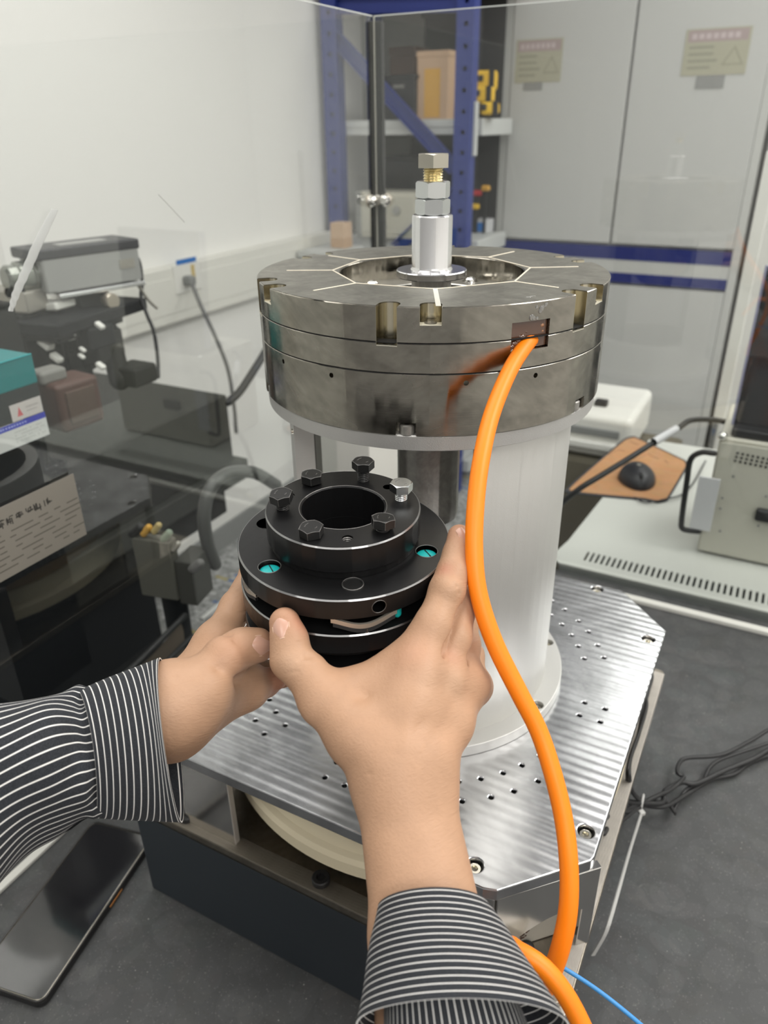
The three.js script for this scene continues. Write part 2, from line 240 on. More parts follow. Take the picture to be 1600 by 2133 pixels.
Object.assign(M, {
  orangePale: std(lin(0.95, 0.36, 0.10), 0.4), caseRim: std(lin(0.02, 0.019, 0.018), 0.25), phoneFrame: std(lin(0.30, 0.28, 0.24), 0.25, 1), copperEdge: std(lin(0.45, 0.20, 0.06), 0.35, 0.5), acrylicPost: std(lin(0.36, 0.36, 0.32), 0.3), scratchDark: std(lin(0.30, 0.30, 0.28), 0.5), smear: std(lin(0.70, 0.71, 0.70), 0.6, 0, { transmission: 0.3, opacity: 0.75, transparent: true }),
  olive: std(lin(0.13, 0.125, 0.105), 0.6), oliveDark: std(lin(0.07, 0.068, 0.06), 0.6), fitGreen: std(lin(0.30, 0.36, 0.28), 0.5), fitGrey: std(lin(0.16, 0.155, 0.15), 0.5), hose: std(lin(0.11, 0.11, 0.105), 0.35), tanEdge: std(lin(0.16, 0.125, 0.095), 0.6),
  cuticle: std(lin(0.60, 0.40, 0.29), 0.7), notchWall: std(lin(0.62, 0.57, 0.44), 0.22, 1), notchFloor: std(lin(0.72, 0.69, 0.58), 0.4, 0.5), rackShade: std(lin(0.035, 0.035, 0.035), 0.8),
  darkGreen: std(lin(0.07, 0.09, 0.08), 0.8), padFace: std(0xffffff, 0.85, 0, { map: padTex }), padInk: std(lin(0.14, 0.10, 0.08), 0.8), lilacWhite: std(lin(0.58, 0.58, 0.60), 0.45), cabinetEdge: std(lin(0.55, 0.55, 0.53), 0.45), warning: std(0xffffff, 0.6, 0, { map: warnTex }), tag: std(lin(0.29, 0.29, 0.28), 0.5), shelfDim: std(lin(0.34, 0.34, 0.33), 0.6), trunk: std(lin(0.70, 0.69, 0.64), 0.5), ochre: std(lin(0.55, 0.42, 0.18), 0.6), cordGrey: std(lin(0.17, 0.17, 0.165), 0.6), camLens: std(lin(0.34, 0.35, 0.32), 0.25, 0.8),
  labelPrint: std(0xffffff, 0.5, 0, { map: labelTex }), tabPrint: std(0xffffff, 0.5, 0, { map: tabTex }), sheetPrint: std(0xffffff, 0.7, 0, { map: sheetTex }),
});
// ---------------------------------------------------------------- the room
const TABLE = -0.235, FLOOR = -0.92, CEIL = 1.85, A0 = -1.45, A1 = 2.3, B0 = -3.9, B1 = 2.6;
const carpet = canvasTex(512, 512, (c, w, h) => {
  c.fillStyle = '#929392'; c.fillRect(0, 0, w, h); const s = 16;
  for (let y = 0; y < h; y += s) for (let x = 0; x < w; x += s) { const g = 118 + rnd() * 80 | 0; c.fillStyle = `rgb(${g},${g},${g - 1})`; c.beginPath(); c.ellipse(x + s / 2, y + s / 2, s * 0.52, s * 0.36, ((x / s + y / s) % 2) * 1.2 - 0.6, 0, 7); c.fill(); }
  for (const [col, n] of [['rgba(52,92,160,0.9)', 13], ['rgba(178,158,70,0.9)', 7]]) for (let i = 0; i < n; i++) { const x = (rnd() * 32 | 0) * s, y = (rnd() * 32 | 0) * s; for (let k = 0; k < 3; k++) { c.fillStyle = col; c.beginPath(); c.ellipse(x + k * s + s / 2, y + s / 2, s * 0.5, s * 0.34, 0.4, 0, 7); c.fill(); } }
}, true, [1.7, 1.7]);
M.carpet = std(0xffffff, 0.95, 0, { map: carpet, bumpMap: carpet, bumpScale: 0.006 });
function flatUV(g) { const p = g.attributes.position, n = g.attributes.normal, uv = g.attributes.uv; for (let i = 0; i < p.count; i++) { const ax = Math.abs(n.getX(i)), ay = Math.abs(n.getY(i)); uv.setXY(i, ay > 0.7 ? p.getX(i) : ax > 0.7 ? p.getZ(i) : p.getX(i), ay > 0.7 ? p.getZ(i) : p.getY(i)); } return g; }
struct('floor', flatUV(span(A0, A1, FLOOR - 0.1, FLOOR, B0, B1)), M.carpet);
struct('ceiling', span(A0, A1, CEIL, CEIL + 0.1, B0, B1), M.ceiling);
struct('wall_left', span(A0 - 0.1, A0, FLOOR, CEIL, B0, B1), M.wall);
struct('wall_back', span(A0, A1, FLOOR, CEIL, B0 - 0.1, B0), M.wall);
struct('wall_right', span(A1, A1 + 0.1, FLOOR, CEIL, B0, B1), M.wall);
struct('wall_front', span(A0, A1, FLOOR, CEIL, B1, B1 + 0.1), M.farWall);
struct('baseboard_left', span(A0, A0 + 0.012, FLOOR, FLOOR + 0.09, B0, B1), M.midGrey);
// ceiling panels; the narrow one is added to brighten the lower left wall
const glow = new THREE.MeshStandardMaterial({ color: 0x222222, emissive: lin(1, 0.975, 0.93), emissiveIntensity: 2.4 });
let nthLamp = 0;
for (const [a, b] of [[0.35, -2.3], [-0.2, -0.4], [-0.2, 1.6], [1.35, -2.3], [1.35, -0.4], [1.35, 1.6], [-0.92, -0.15]]) {
  const t = thing('ceiling_light', ['flat white ceiling panel lamp before the grey cabinet', 'flat white ceiling panel lamp over the steel drum', 'flat white ceiling panel lamp behind the camera, nearest the left wall', 'flat white ceiling panel lamp over the pale cupboard', 'flat white ceiling panel lamp right of the stage, over the bench', 'flat white ceiling panel lamp behind the camera, farthest from the left wall', 'narrow white ceiling panel lamp added to brighten the left wall'][nthLamp++], 'ceiling lamp', glo(a, CEIL, b), PHI, 'ceiling panel lamps');
  const hw = a < -0.5 ? 0.3 : b < -2 && a < 0 ? 0.24 : 0.45; part(t, 'frame', mergeGeometries([span(-hw - 0.02, hw + 0.02, -0.02, 0, -0.62, -0.6), span(-hw - 0.02, hw + 0.02, -0.02, 0, 0.6, 0.62), span(-hw - 0.02, -hw, -0.02, 0, -0.6, 0.6), span(hw, hw + 0.02, -0.02, 0, -0.6, 0.6)]), M.whitePlastic);
  part(t, 'diffuser', span(-hw, hw, -0.012, -0.004, -0.6, 0.6), glow);
  const l = new THREE.RectAreaLight(lin(1, 0.975, 0.93), LAMP * (a > 1 ? 2.3 : 0.72), hw * 2, 1.2); l.name = 'ceiling_light_glow'; l.rotation.set(-Math.PI / 2, 0, 0); l.position.set(0, -0.016, 0); t.add(l);
}
// ---------------------------------------------------------------- work bench
{
  const t = thing('work_bench', 'dark speckled stone work bench top carrying the rotary stage', 'bench', glo(0, TABLE, 0), PHI);
  const top = flatUV(span(-0.42, 1.25, -0.05, 0, -0.62, 1.1, 0.003)); part(t, 'top', top, M.bench);
  for (const [a, b] of [[-0.36, -0.55], [1.19, -0.55], [-0.36, 1.0], [1.19, 1.0]]) part(t, 'leg', span(a - 0.03, a + 0.03, FLOOR - TABLE, -0.05, b - 0.03, b + 0.03), M.midGrey);
}
// ---------------------------------------------------------------- rotary stage: housing, base plate, rotor ring, corner brackets, ribbed plate
{
  const t = thing('rotary_stage', 'rotary stage with dark blue housing, cream ring and ribbed bright aluminium top plate', 'machine', glo(0, TABLE, 0), PHI);
  const Y = (y) => y - TABLE, YB = -0.105;
  part(t, 'housing', span(-0.222, 0.204, 0, Y(YB) - 0.006, -0.225, 0.2195, 0.0025), M.housing);
  const bp = shapeOf([[-0.222, -0.235], [0.2125, -0.235], [0.2175, -0.2332], [0.2192, -0.2285], [0.2215, 0.205], [0.206, 0.2195], [-0.222, 0.2195]]);
  part(t, 'base_plate', extrude(bp, 0.012, 0.0012).translate(0, Y(YB) - 0.012, 0), M.dullPlate);
  part(t, 'side_rail', span(0.2035, 0.2198, Y(YB) - 0.014, Y(YB) + 0.0012, -0.228, 0.204, 0.001), M.paleSteel);
  part(t, 'seam_strip', span(-0.222, 0.205, Y(YB) - 0.0004, Y(YB) + 0.0008, 0.2025, 0.2195, 0.0003), M.dullPlate);
  for (const [u, v] of [[0.052, -0.150], [0.059, -0.1515], [0.049, -0.205], [0.056, -0.207]]) part(t, 'side_hole', cyl(0.0026, 0.0026, 0.002, 0, 0, 0, 16).rotateX(Math.PI / 2).translate(u, Y(v), 0.2192), M.darkGap);
  // rotor and cream ring
  part(t, 'rotor', cyl(0.185, 0.185, 0.088, 0, Y(-0.060), -0.004, 96), M.matt);
  part(t, 'ring', lathe([[0.17, -0.082], [0.211, -0.080], [0.2115, -0.066], [0.2085, -0.062], [0.2035, -0.060], [0.197, -0.044], [0.17, -0.042]], 128).translate(0, Y(0), -0.004), M.cream);
  part(t, 'upper_ring', lathe([[0.15, -0.044], [0.193, -0.044], [0.1905, -0.030], [0.15, -0.03]], 128).translate(0, Y(0), -0.004), M.amberRing);
  // base screws
  for (const [a, b] of [[-0.0055, 0.2075], [0.10, 0.2075], [-0.16, 0.2075]]) {
    const s = part(t, 'base_screw', lathe([[0.0035, 0.003], [0.004, 0.0065], [0.0075, 0.0065], [0.0083, 0.0055], [0.0083, -0.004]], 32).translate(a, Y(YB), b), M.black);
    part(s, 'socket', extrude(hexShape(0.0072), 0.0014).translate(a, Y(YB) + 0.002, b), M.darkGap);
  }
  // corner brackets: two-winged plates with an arch cut out of the chamfer face
  const bracket = (sa, sb) => {
    const T = 0.006, q = 0.219, c0 = 0.154, wing = 0.06, y0 = YB, y1 = -0.0125, gs = [];
    const panel = (p, d, len, holes) => {                       // wall from p along d (both [a, b])
      const s = holes || shapeOf([[0, y0], [len, y0], [len, y1], [0, y1]]);
      const g = new THREE.ExtrudeGeometry(s, { depth: T, bevelEnabled: true, bevelSize: 0.0006, bevelOffset: -0.0006, bevelThickness: 0.0006, bevelSegments: 1, curveSegments: 24 });
      const dir = V(d[0], 0, d[1]); const m = new THREE.Matrix4().makeBasis(dir, V(0, 1, 0), new THREE.Vector3().crossVectors(dir, V(0, 1, 0)));
      return g.applyMatrix4(m.setPosition(p[0], TABLE * 0, p[1]));
    };
    const arch = new THREE.Shape(); const L = Math.hypot(q - c0, q - c0) - 0.004;
    arch.moveTo(0, y0); arch.lineTo(0.008, y0); arch.lineTo(0.008, -0.078); arch.quadraticCurveTo(L - 0.038, -0.044, L - 0.012, -0.058); arch.lineTo(L - 0.012, y0); arch.lineTo(L, y0); arch.lineTo(L, y1); arch.lineTo(0, y1); arch.closePath();
    const k = Math.SQRT1_2;
    gs.push(panel([sa * (c0 + 0.001), sb * (q - 0.0035)], [sa * k, -sb * k], L, sa > 0 && sb > 0 ? arch : null));
    gs.push(panel([sa * (c0 - wing + 0.004), sb * (q - 0.0035)], [sa, 0], wing));
    gs.push(panel([sa * (q - 0.0065), sb * (c0 - wing + 0.004)], [0, sb], wing));
    return mergeGeometries(gs).translate(0, Y(0), -0.004);
  };
  for (const [a, b] of [[1, 1], [-1, 1], [-1, -1]]) { const k = part(t, 'corner_bracket', bracket(a, b), M.bracket); if (a < 0 && b > 0) part(k, 'edge_glint', rbox(0.0045, -0.013 - YB, 0.0065, 0.001, a * 0.0995, Y((YB - 0.013) / 2), b * 0.2155 - 0.004 - (a * b < 0 ? 0.003 : -0.003) * b), M.paleSteel); }  // pale strip added as the glint on the end face of the wing
  // motor block behind the arch of the near bracket
  const dk = V(Math.SQRT1_2, 0, -Math.SQRT1_2), nk = V(Math.SQRT1_2, 0, Math.SQRT1_2);
  const faced = (g) => g.applyMatrix4(new THREE.Matrix4().makeBasis(dk, V(0, 1, 0), nk)).translate(0.184, Y(0), 0.180);
  part(t, 'motor_block', faced(rbox(0.070, 0.052, 0.03, 0.002, 0, -0.079, -0.0235)), M.black);
  const lab = part(t, 'motor_label', faced(rbox(0.043, 0.029, 0.003, 0.0006, 0.0035, -0.0895, -0.0072)), M.plateLabel);
  part(lab, 'stain', faced(mergeGeometries([...Array(26)].map(() => { const r = 0.0005 + rnd() * 0.0012; return cyl(r, r, 0.0003, 0, 0, 0, 8).rotateX(Math.PI / 2).translate(-0.008 + (rnd() - 0.5) * 0.008, -0.088 + (rnd() - 0.5) * 0.016, -0.0056); }))), M.brown);
  part(t, 'motor_plug', faced(new THREE.SphereGeometry(0.0085, 24, 16).scale(1, 1, 0.7).translate(-0.008, -0.1045, -0.002)), M.rubber);
  part(t, 'foot_plate', extrude(shapeOf([[0.10, 0.19], [0.213, 0.199], [0.2225, 0.208], [0.215, 0.232], [0.10, 0.232]]), 0.006, 0.0008).translate(0, Y(YB) - 0.012, 0), M.paleSteel);
  // ribbed aluminium plate: octagon with chamfers, counterbored screws and groups of tapped holes
  const c = 0.06, ha = 0.2155, hb = 0.2235, oct = [[-ha + c, -hb], [ha - c, -hb], [ha, -hb + c], [ha, hb - c - 0.004], [ha - 0.0015, hb - c + 0.0006], [ha - c + 0.004, hb - 0.003], [ha - c - 0.006, hb], [-ha + c, hb], [-ha, hb - c], [-ha, -hb + c]];
  const holes = [], groupAt = (deg, r, s) => { const A = deg * Math.PI / 180, ca = Math.cos(A), sa = Math.sin(A); for (const [i, j] of [[-1, -1], [1, -1], [-1, 1], [1, 1]]) holes.push([ca * (r + i * s) - sa * j * s, sa * (r + i * s) + ca * j * s]); };
  for (const d of [0, 90, 180, 270]) groupAt(d, 0.175, 0.0098);
  for (const d of [45, 135, 225, 315]) groupAt(d, 0.177, 0.0105);
  for (const d of [31, 59, 121, 149, 211, 239, 301, 329]) groupAt(d, 0.1765, 0.0105);
  const clear = (x, y) => Math.hypot(x, y) > 0.145;
  const screws = [[-0.139, 0.203], [0.204, 0.137], [0.137, 0.206], [0.201, -0.142], [0.128, -0.216], [-0.204, 0.137], [-0.204, -0.14], [-0.137, -0.212]];
  const s = shapeOf(oct);
  for (const [a, b] of holes) if (clear(a, b)) s.holes.push(circlePath(a, b + 0.0015, 0.0021));
  for (const [a, b] of screws) s.holes.push(circlePath(a, b + 0.002, 0.0066));
  const pg = extrude(s, 0.012, 0.0011, 20).translate(0, Y(-0.012), -0.002);
  const uv = pg.attributes.uv, p = pg.attributes.position; for (let i = 0; i < p.count; i++) uv.setXY(i, p.getX(i), p.getZ(i));
  part(t, 'top_plate', pg, M.plate);
  part(t, 'under_plate', extrude(shapeOf(oct.map(([x, z]) => [x * 0.975, z * 0.975])), 0.003).translate(0, Y(-0.0155), -0.002), M.castDark);
  for (const [a, b] of screws) {
    const k = part(t, 'plate_screw', lathe([[0.0016, 0.004], [0.0026, 0.0078], [0.0046, 0.0078], [0.0052, 0.0070], [0.0052, 0]], 28).translate(a, Y(-0.0115), b), M.brightSteel);
    part(k, 'socket', extrude(hexShape(0.0042, a * 9), 0.0012).translate(a, Y(-0.0075), b), M.castDark);
  }
}
// ---------------------------------------------------------------- column: tube with a wide window, foot flange, screws
const YT = 0.3948, Y1 = 0.3710, Y2 = 0.3503, YL = 0.3057, YF = 0.2936, RD = 0.14;
{
  const t = thing('support_column', 'matte silver tube column with a wide front window, bolted on the ribbed plate', 'column', V(0, 0, 0), 0);
  const d0 = 71.4 * Math.PI / 180, d1 = 157 * Math.PI / 180, ro = 0.1225, ri = 0.1055, ring = new THREE.Shape();
  const arcRing = (from, to) => { const s = new THREE.Shape(); s.absarc(0, 0, ro, from, to, false); s.absarc(0, 0, ri, to, from, true); s.closePath(); return s; };
  const body = mergeGeometries([extrude(arcRing(d1, 194 * Math.PI / 180), YF - 0.0105, 0.0006, 48), extrude(arcRing(335 * Math.PI / 180, d0 + 2 * Math.PI), YF - 0.0105, 0.0006, 96), extrude(arcRing(194 * Math.PI / 180, 335 * Math.PI / 180), 0.06, 0.0006, 64)]).translate(0, 0.0105, 0);
  body.deleteAttribute('uv'); { const P = body.attributes.position, u = new Float32Array(P.count * 2); for (let i = 0; i < P.count; i++) { u[2 * i] = Math.atan2(P.getZ(i), P.getX(i)) * ro; u[2 * i + 1] = P.getY(i); } body.setAttribute('uv', new THREE.BufferAttribute(u, 2)); }
  part(t, 'tube', toCreasedNormals(body, 0.4), M.blasted);
  part(t, 'sill', extrude(arcRing(d0 - 0.01, d1 + 0.01), 0.06, 0.0006, 64).translate(0, 0.0105, 0), M.blasted);
  const s = new THREE.Shape(); s.absarc(0, 0, 0.139, 0, Math.PI * 2, false); s.holes.push(circlePath(0, 0, 0.106)); const sc = [];
  for (let k = 0; k < 8; k++) { const A = (35.6 + 45 * k) * Math.PI / 180; sc.push([0.1312 * Math.cos(A), 0.1312 * Math.sin(A)]); s.holes.push(circlePath(...sc[k], 0.0053)); }
  part(t, 'foot_flange', extrude(s, 0.0112, 0.0008, 96), M.blasted);
  for (const [x, z] of sc) { const k = part(t, 'flange_screw', lathe([[0.0016, 0.003], [0.0024, 0.0065], [0.0038, 0.0065], [0.0042, 0.0058], [0.0042, 0]], 24).translate(x, 0.0004, z), M.brightSteel); part(k, 'socket', extrude(hexShape(0.0038), 0.001).translate(x, 0.0036, z), M.castDark); }
  // a small rust-dark screw on the edge of the window
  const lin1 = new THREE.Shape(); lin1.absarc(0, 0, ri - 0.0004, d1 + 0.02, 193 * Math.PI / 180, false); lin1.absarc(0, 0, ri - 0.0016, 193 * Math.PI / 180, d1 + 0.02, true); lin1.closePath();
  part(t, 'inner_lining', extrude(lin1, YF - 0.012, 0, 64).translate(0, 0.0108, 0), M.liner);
  part(t, 'edge_screw', cyl(0.0022, 0.0022, 0.003, 0, 0, 0, 14).rotateZ(Math.PI / 2).translate(-0.1135, 0.272, 0.045), M.brightSteel);
}
// ---------------------------------------------------------------- drum: three steel rings on a flange
{
  const t = thing('steel_drum', 'grey steel drum of stacked rings with notched rim on the column', 'drum', V(0, 0, 0), 0);
  const polar = (r, deg, y) => V(r * Math.cos(deg * Math.PI / 180), y, r * Math.sin(deg * Math.PI / 180));
  const slot = (deg, y0, y1, r, depth) => {                    // round-ended slot open to the rim
    const s = new THREE.Shape(); s.moveTo(0.02, -r); s.lineTo(0, -r); s.absarc(0, 0, r, -Math.PI / 2, Math.PI / 2, true); s.lineTo(0.02, r); s.closePath();
    const g = extrude(s, y1 - y0, 0, 24); const A = deg * Math.PI / 180;
    return g.rotateY(-A).translate((RD - depth) * Math.cos(A), y0, (RD - depth) * Math.sin(A));
  };
  const boxCut = (deg, y0, y1, w, depth, R = RD) => box(depth * 2, y1 - y0, w, R, (y0 + y1) / 2, 0).rotateY(-deg * Math.PI / 180);
  const ringGeo = (y0, y1, ri, e = 0.0006) => lathe([[ri, y0], [RD - e, y0], [RD, y0 + e], [RD, y1 - e], [RD - e, y1], [ri + e, y1], [ri, y1 - e], [ri, y0]], 192);
  const tall = [42, 102, 162, 222, 282, 342], short = [30, 90, 150, 210, 270, 330];
  const cutsTop = [...tall.map((d) => slot(d, Y1 - 0.002, YT + 0.01, 0.0073, 0.0078)), ...short.map((d) => slot(d, YT - 0.0118, YT + 0.01, 0.0073, 0.0078)), boxCut(61.2, 0.3640, 0.3823, 0.0305, 0.010)];
  part(t, 'upper_ring', cut(ringGeo(Y1 + 0.0001, YT, 0.0741), cutsTop), M.steel);
  part(t, 'middle_ring', cut(ringGeo(Y2 + 0.0001, Y1 - 0.0001, 0.1), [...tall.map((d) => slot(d, Y1 - 0.0024, Y1 + 0.004, 0.0073, 0.0078)), boxCut(61.2, 0.3630, 0.3725, 0.0305, 0.010)]), M.steel);
  const small = [141.2, 119.5, 79.9, 58.5, 21, 0, -40, -80, 180].map((d) => { const c = cyl(0.0018, 0.0018, 0.012, 0, 0, 0, 16).rotateZ(Math.PI / 2).translate(RD, 0.344, 0).rotateY(-d * Math.PI / 180); return c; });
  part(t, 'lower_ring', cut(ringGeo(YL, Y2 - 0.0001, 0.1), [...small, ...[96.6, 36.2, 159.4, -24, 216].map((d) => boxCut(d, YL - 0.002, YL + 0.0098, 0.0145, 0.009))]), M.steel);
  for (const y of [Y1, Y2]) part(t, 'ring_seam', lathe([[0.13, y - 0.0001], [RD - 0.0003, y - 0.0003], [RD - 0.0003, y + 0.0003], [0.13, y + 0.0001]], 160), M.darkGap);
  // a thin top skin catches the light differently from the turned sides
  const face = new THREE.Shape(); face.absarc(0, 0, RD - 0.0008, 0, Math.PI * 2, false); face.holes.push(circlePath(0, 0, 0.0748));
  const fg = cut(extrude(face, 0.0003, 0, 128).translate(0, YT - 0.0001, 0), [...tall, ...short].map((d) => slot(d, YT - 0.01, YT + 0.01, 0.0075, 0.0078)));
  { const P = fg.attributes.position, u = fg.attributes.uv; for (let i = 0; i < P.count; i++) u.setXY(i, P.getX(i), P.getZ(i)); }
  part(t, 'top_face', fg, M.steelTop);
  const half = (r, y0, y1) => { const g = new THREE.CylinderGeometry(r, r, y1 - y0, 24, 1, true, Math.PI, Math.PI).translate(0, (y0 + y1) / 2, 0); return mergeGeometries([g, box(0.0076, y1 - y0, 0.0002, 0.0038, (y0 + y1) / 2, r), box(0.0076, y1 - y0, 0.0002, 0.0038, (y0 + y1) / 2, -r)]); };
  for (const [list, y0] of [[tall, Y1 - 0.0022], [short, YT - 0.0117]]) for (const d of list) { const c = polar(RD - 0.0078, d, 0), A = -d * Math.PI / 180, k = part(t, 'notch_wall', half(0.00715, y0, YT - 0.0006).rotateY(A).translate(c.x, 0, c.z), M.notchWall); part(k, 'notch_floor', box(0.0085, 0.0004, 0.0142, 0.0036, y0 + 0.0001, 0).rotateY(A).translate(c.x, 0, c.z), M.notchFloor); }
  for (const d of tall) part(t, 'notch_hole', cyl(0.0042, 0.0042, 0.0006, 0, 0, 0, 24).translate(...polar(RD - 0.0062, d, Y1 - 0.0019).toArray()), M.castDark);
  for (const d of short) part(t, 'notch_hole', cyl(0.0042, 0.0042, 0.0006, 0, 0, 0, 24).translate(...polar(RD - 0.0062, d, YT - 0.0113).toArray()), M.castDark);
  for (const d of [96.6, 36.2, 159.4]) {
    const A = polar(RD - 0.0062, d, YL + 0.0002), k = part(t, 'cap_screw', lathe([[0.0022, 0.0035], [0.0026, 0.0072], [0.0046, 0.0072], [0.0056, 0.0062], [0.0056, 0]], 32).translate(...A.toArray()), M.castSilver);
    part(k, 'socket', extrude(hexShape(0.0044), 0.001).translate(A.x, A.y + 0.004, A.z), M.black);
  }
  // bright joint lines on the top face: spokes and the polygon round the bore
  const spokes = [179, 134.4, 88, 40, -6, -52, -97, -141], bar = (p, q, w) => { const L = p.distanceTo(q), A = Math.atan2(q.z - p.z, q.x - p.x); return rbox(L, 0.0005, w, 0.0002).rotateY(-A).translate((p.x + q.x) / 2, YT + 0.0003, (p.z + q.z) / 2); };
  spokes.forEach((d, i) => { part(t, 'joint_line', bar(polar(0.0805, d, 0), polar(i === 2 ? 0.137 : 0.118 + (i % 3) * 0.002, d, 0), i === 2 ? 0.0035 : 0.0017), i === 2 ? M.jointPale : M.joint); const e = spokes[(i + 1) % 8]; part(t, 'joint_line', bar(polar(0.0805, d, 0), polar(0.0805, e, 0), 0.0013), M.joint); });
  // inner ledge with its button screws, and the dark bore
  part(t, 'inner_ledge', lathe([[0.0435, 0.3705], [0.0435, 0.3760], [0.0445, 0.3768], [0.0745, 0.3768]], 128), M.ledge);
  part(t, 'inner_sleeve', lathe([[0.0435, 0.3705], [0.0432, 0.30]], 96), M.matt);
  for (const d of [34, 79, 124, 169, 214, 259, 304, 349]) { const A = polar(0.0615, d, 0.3766), k = part(t, 'button_screw', lathe([[0.0016, 0.0024], [0.0022, 0.0038], [0.0036, 0.0036], [0.0054, 0.0022], [0.0058, 0.0006], [0.0075, 0.0005], [0.0075, 0]], 28).translate(...A.toArray()), M.chrome); part(k, 'socket', extrude(hexShape(0.0036), 0.0006).translate(A.x, A.y + 0.0018, A.z), M.castDark); }
  part(t, 'flange', lathe([[0.085, YF], [RD - 0.0036, YF], [RD - 0.0019, YF + 0.001], [RD - 0.0015, YL - 0.001], [RD - 0.0023, YL], [0.1, YL]], 160), M.blastedDark);
  part(t, 'flange_step', lathe([[0.03, YF - 0.003], [0.1155, YF - 0.003], [0.1155, YF], [0.03, YF]], 128), M.blastedDark);
  // resin filled cable port
  const port = polar(RD - 0.004, 61.2, 0.3727);
  part(t, 'port_backing', rbox(0.006, 0.0190, 0.0305, 0.001).rotateY(-61.2 * Math.PI / 180).translate(port.x - 0.0022 * Math.cos(1.068), port.y, port.z - 0.0022 * Math.sin(1.068)), M.brownResin);
  const lump = (deg, y, r, off) => { const c = polar(RD + off, deg, y); return new THREE.SphereGeometry(r, 16, 12).scale(1, 0.8, 1).translate(c.x, c.y, c.z); };
  for (const [d, y, r, o] of [[66.6, 0.3655, 0.0034, -0.004], [65.8, 0.3675, 0.0038, -0.0045], [64.6, 0.3690, 0.0036, -0.005], [63.2, 0.3712, 0.0034, -0.005], [66.9, 0.3630, 0.0026, -0.002], [62.0, 0.3745, 0.003, -0.006], [56.4, 0.3775, 0.0032, -0.0055], [56.2, 0.3735, 0.003, -0.0055]]) part(t, 'resin_lump', lump(d, y, r, o), d < 58 ? M.copperResin : M.brownResin);
  for (const [d, y, r] of [[61.4, 0.3845, 0.0022], [60.7, 0.3838, 0.0015], [58.8, 0.3880, 0.0016], [58.4, 0.3895, 0.0021], [57.9, 0.3905, 0.0014], [57.0, 0.3915, 0.0014], [56.6, 0.3925, 0.001], [60.0, 0.3910, 0.0012], [59.6, 0.3835, 0.0012]]) { const c = polar(RD, d, y); part(t, 'resin_drop', new THREE.SphereGeometry(r, 16, 12).scale(1, 1, 0.35).rotateY(Math.PI / 2 - d * Math.PI / 180).translate(c.x, c.y, c.z), M.resin); }
  for (const [d, r0, s2] of [[59, 0.127, 0.0013], [56.5, 0.1255, 0.001], [57.6, 0.126, 0.0008]]) { const c = polar(r0, d, YT); part(t, 'resin_drop', new THREE.SphereGeometry(s2, 14, 10).scale(1.6, 0.5, 0.9).translate(c.x, c.y, c.z), M.resin); }
}
// ---------------------------------------------------------------- spindle through the drum
{
  const t = thing('spindle', 'upright spindle with silver sleeve, two nuts and a hexagon bolt on top', 'spindle', V(0, 0, 0), 0);
  part(t, 'shaft', lathe([[0, 0.1700], [0.0225, 0.1700], [0.0270, 0.1735], [0.0282, 0.1790], [0.0282, 0.335], [0.0161, 0.342], [0.0161, 0.3905]], 72), M.castSilver);
  part(t, 'washer', lathe([[0.006, 0.3902], [0.0278, 0.3902], [0.0284, 0.3908], [0.0284, 0.3950], [0.0278, 0.3957], [0.006, 0.3957]], 72), M.alu);
  part(t, 'sleeve', lathe([[0.007, 0.3955], [0.0172, 0.3955], [0.0163, 0.3966], [0.0160, 0.398], [0.0160, 0.4358], [0.0151, 0.4368], [0.007, 0.4368]], 72), M.alu);
  part(t, 'nut', hexHead(0.0238, 0.0118, true, true, 0.0076).rotateY(0.08).translate(0, 0.4368, 0), M.zinc);
  part(t, 'nut', hexHead(0.0238, 0.0122, true, true, 0.0076).rotateY(0.26).translate(0, 0.4488, 0), M.zinc);
  part(t, 'shank', thread(0.0078, 0.0010, 0.002, 0.013).translate(0, 0.4585, 0), M.zincYellow);
  part(t, 'bolt_head', hexHead(0.0226, 0.0098, true, false, 0).rotateY(0.53).translate(0, 0.4702, 0), M.headSteel);
}
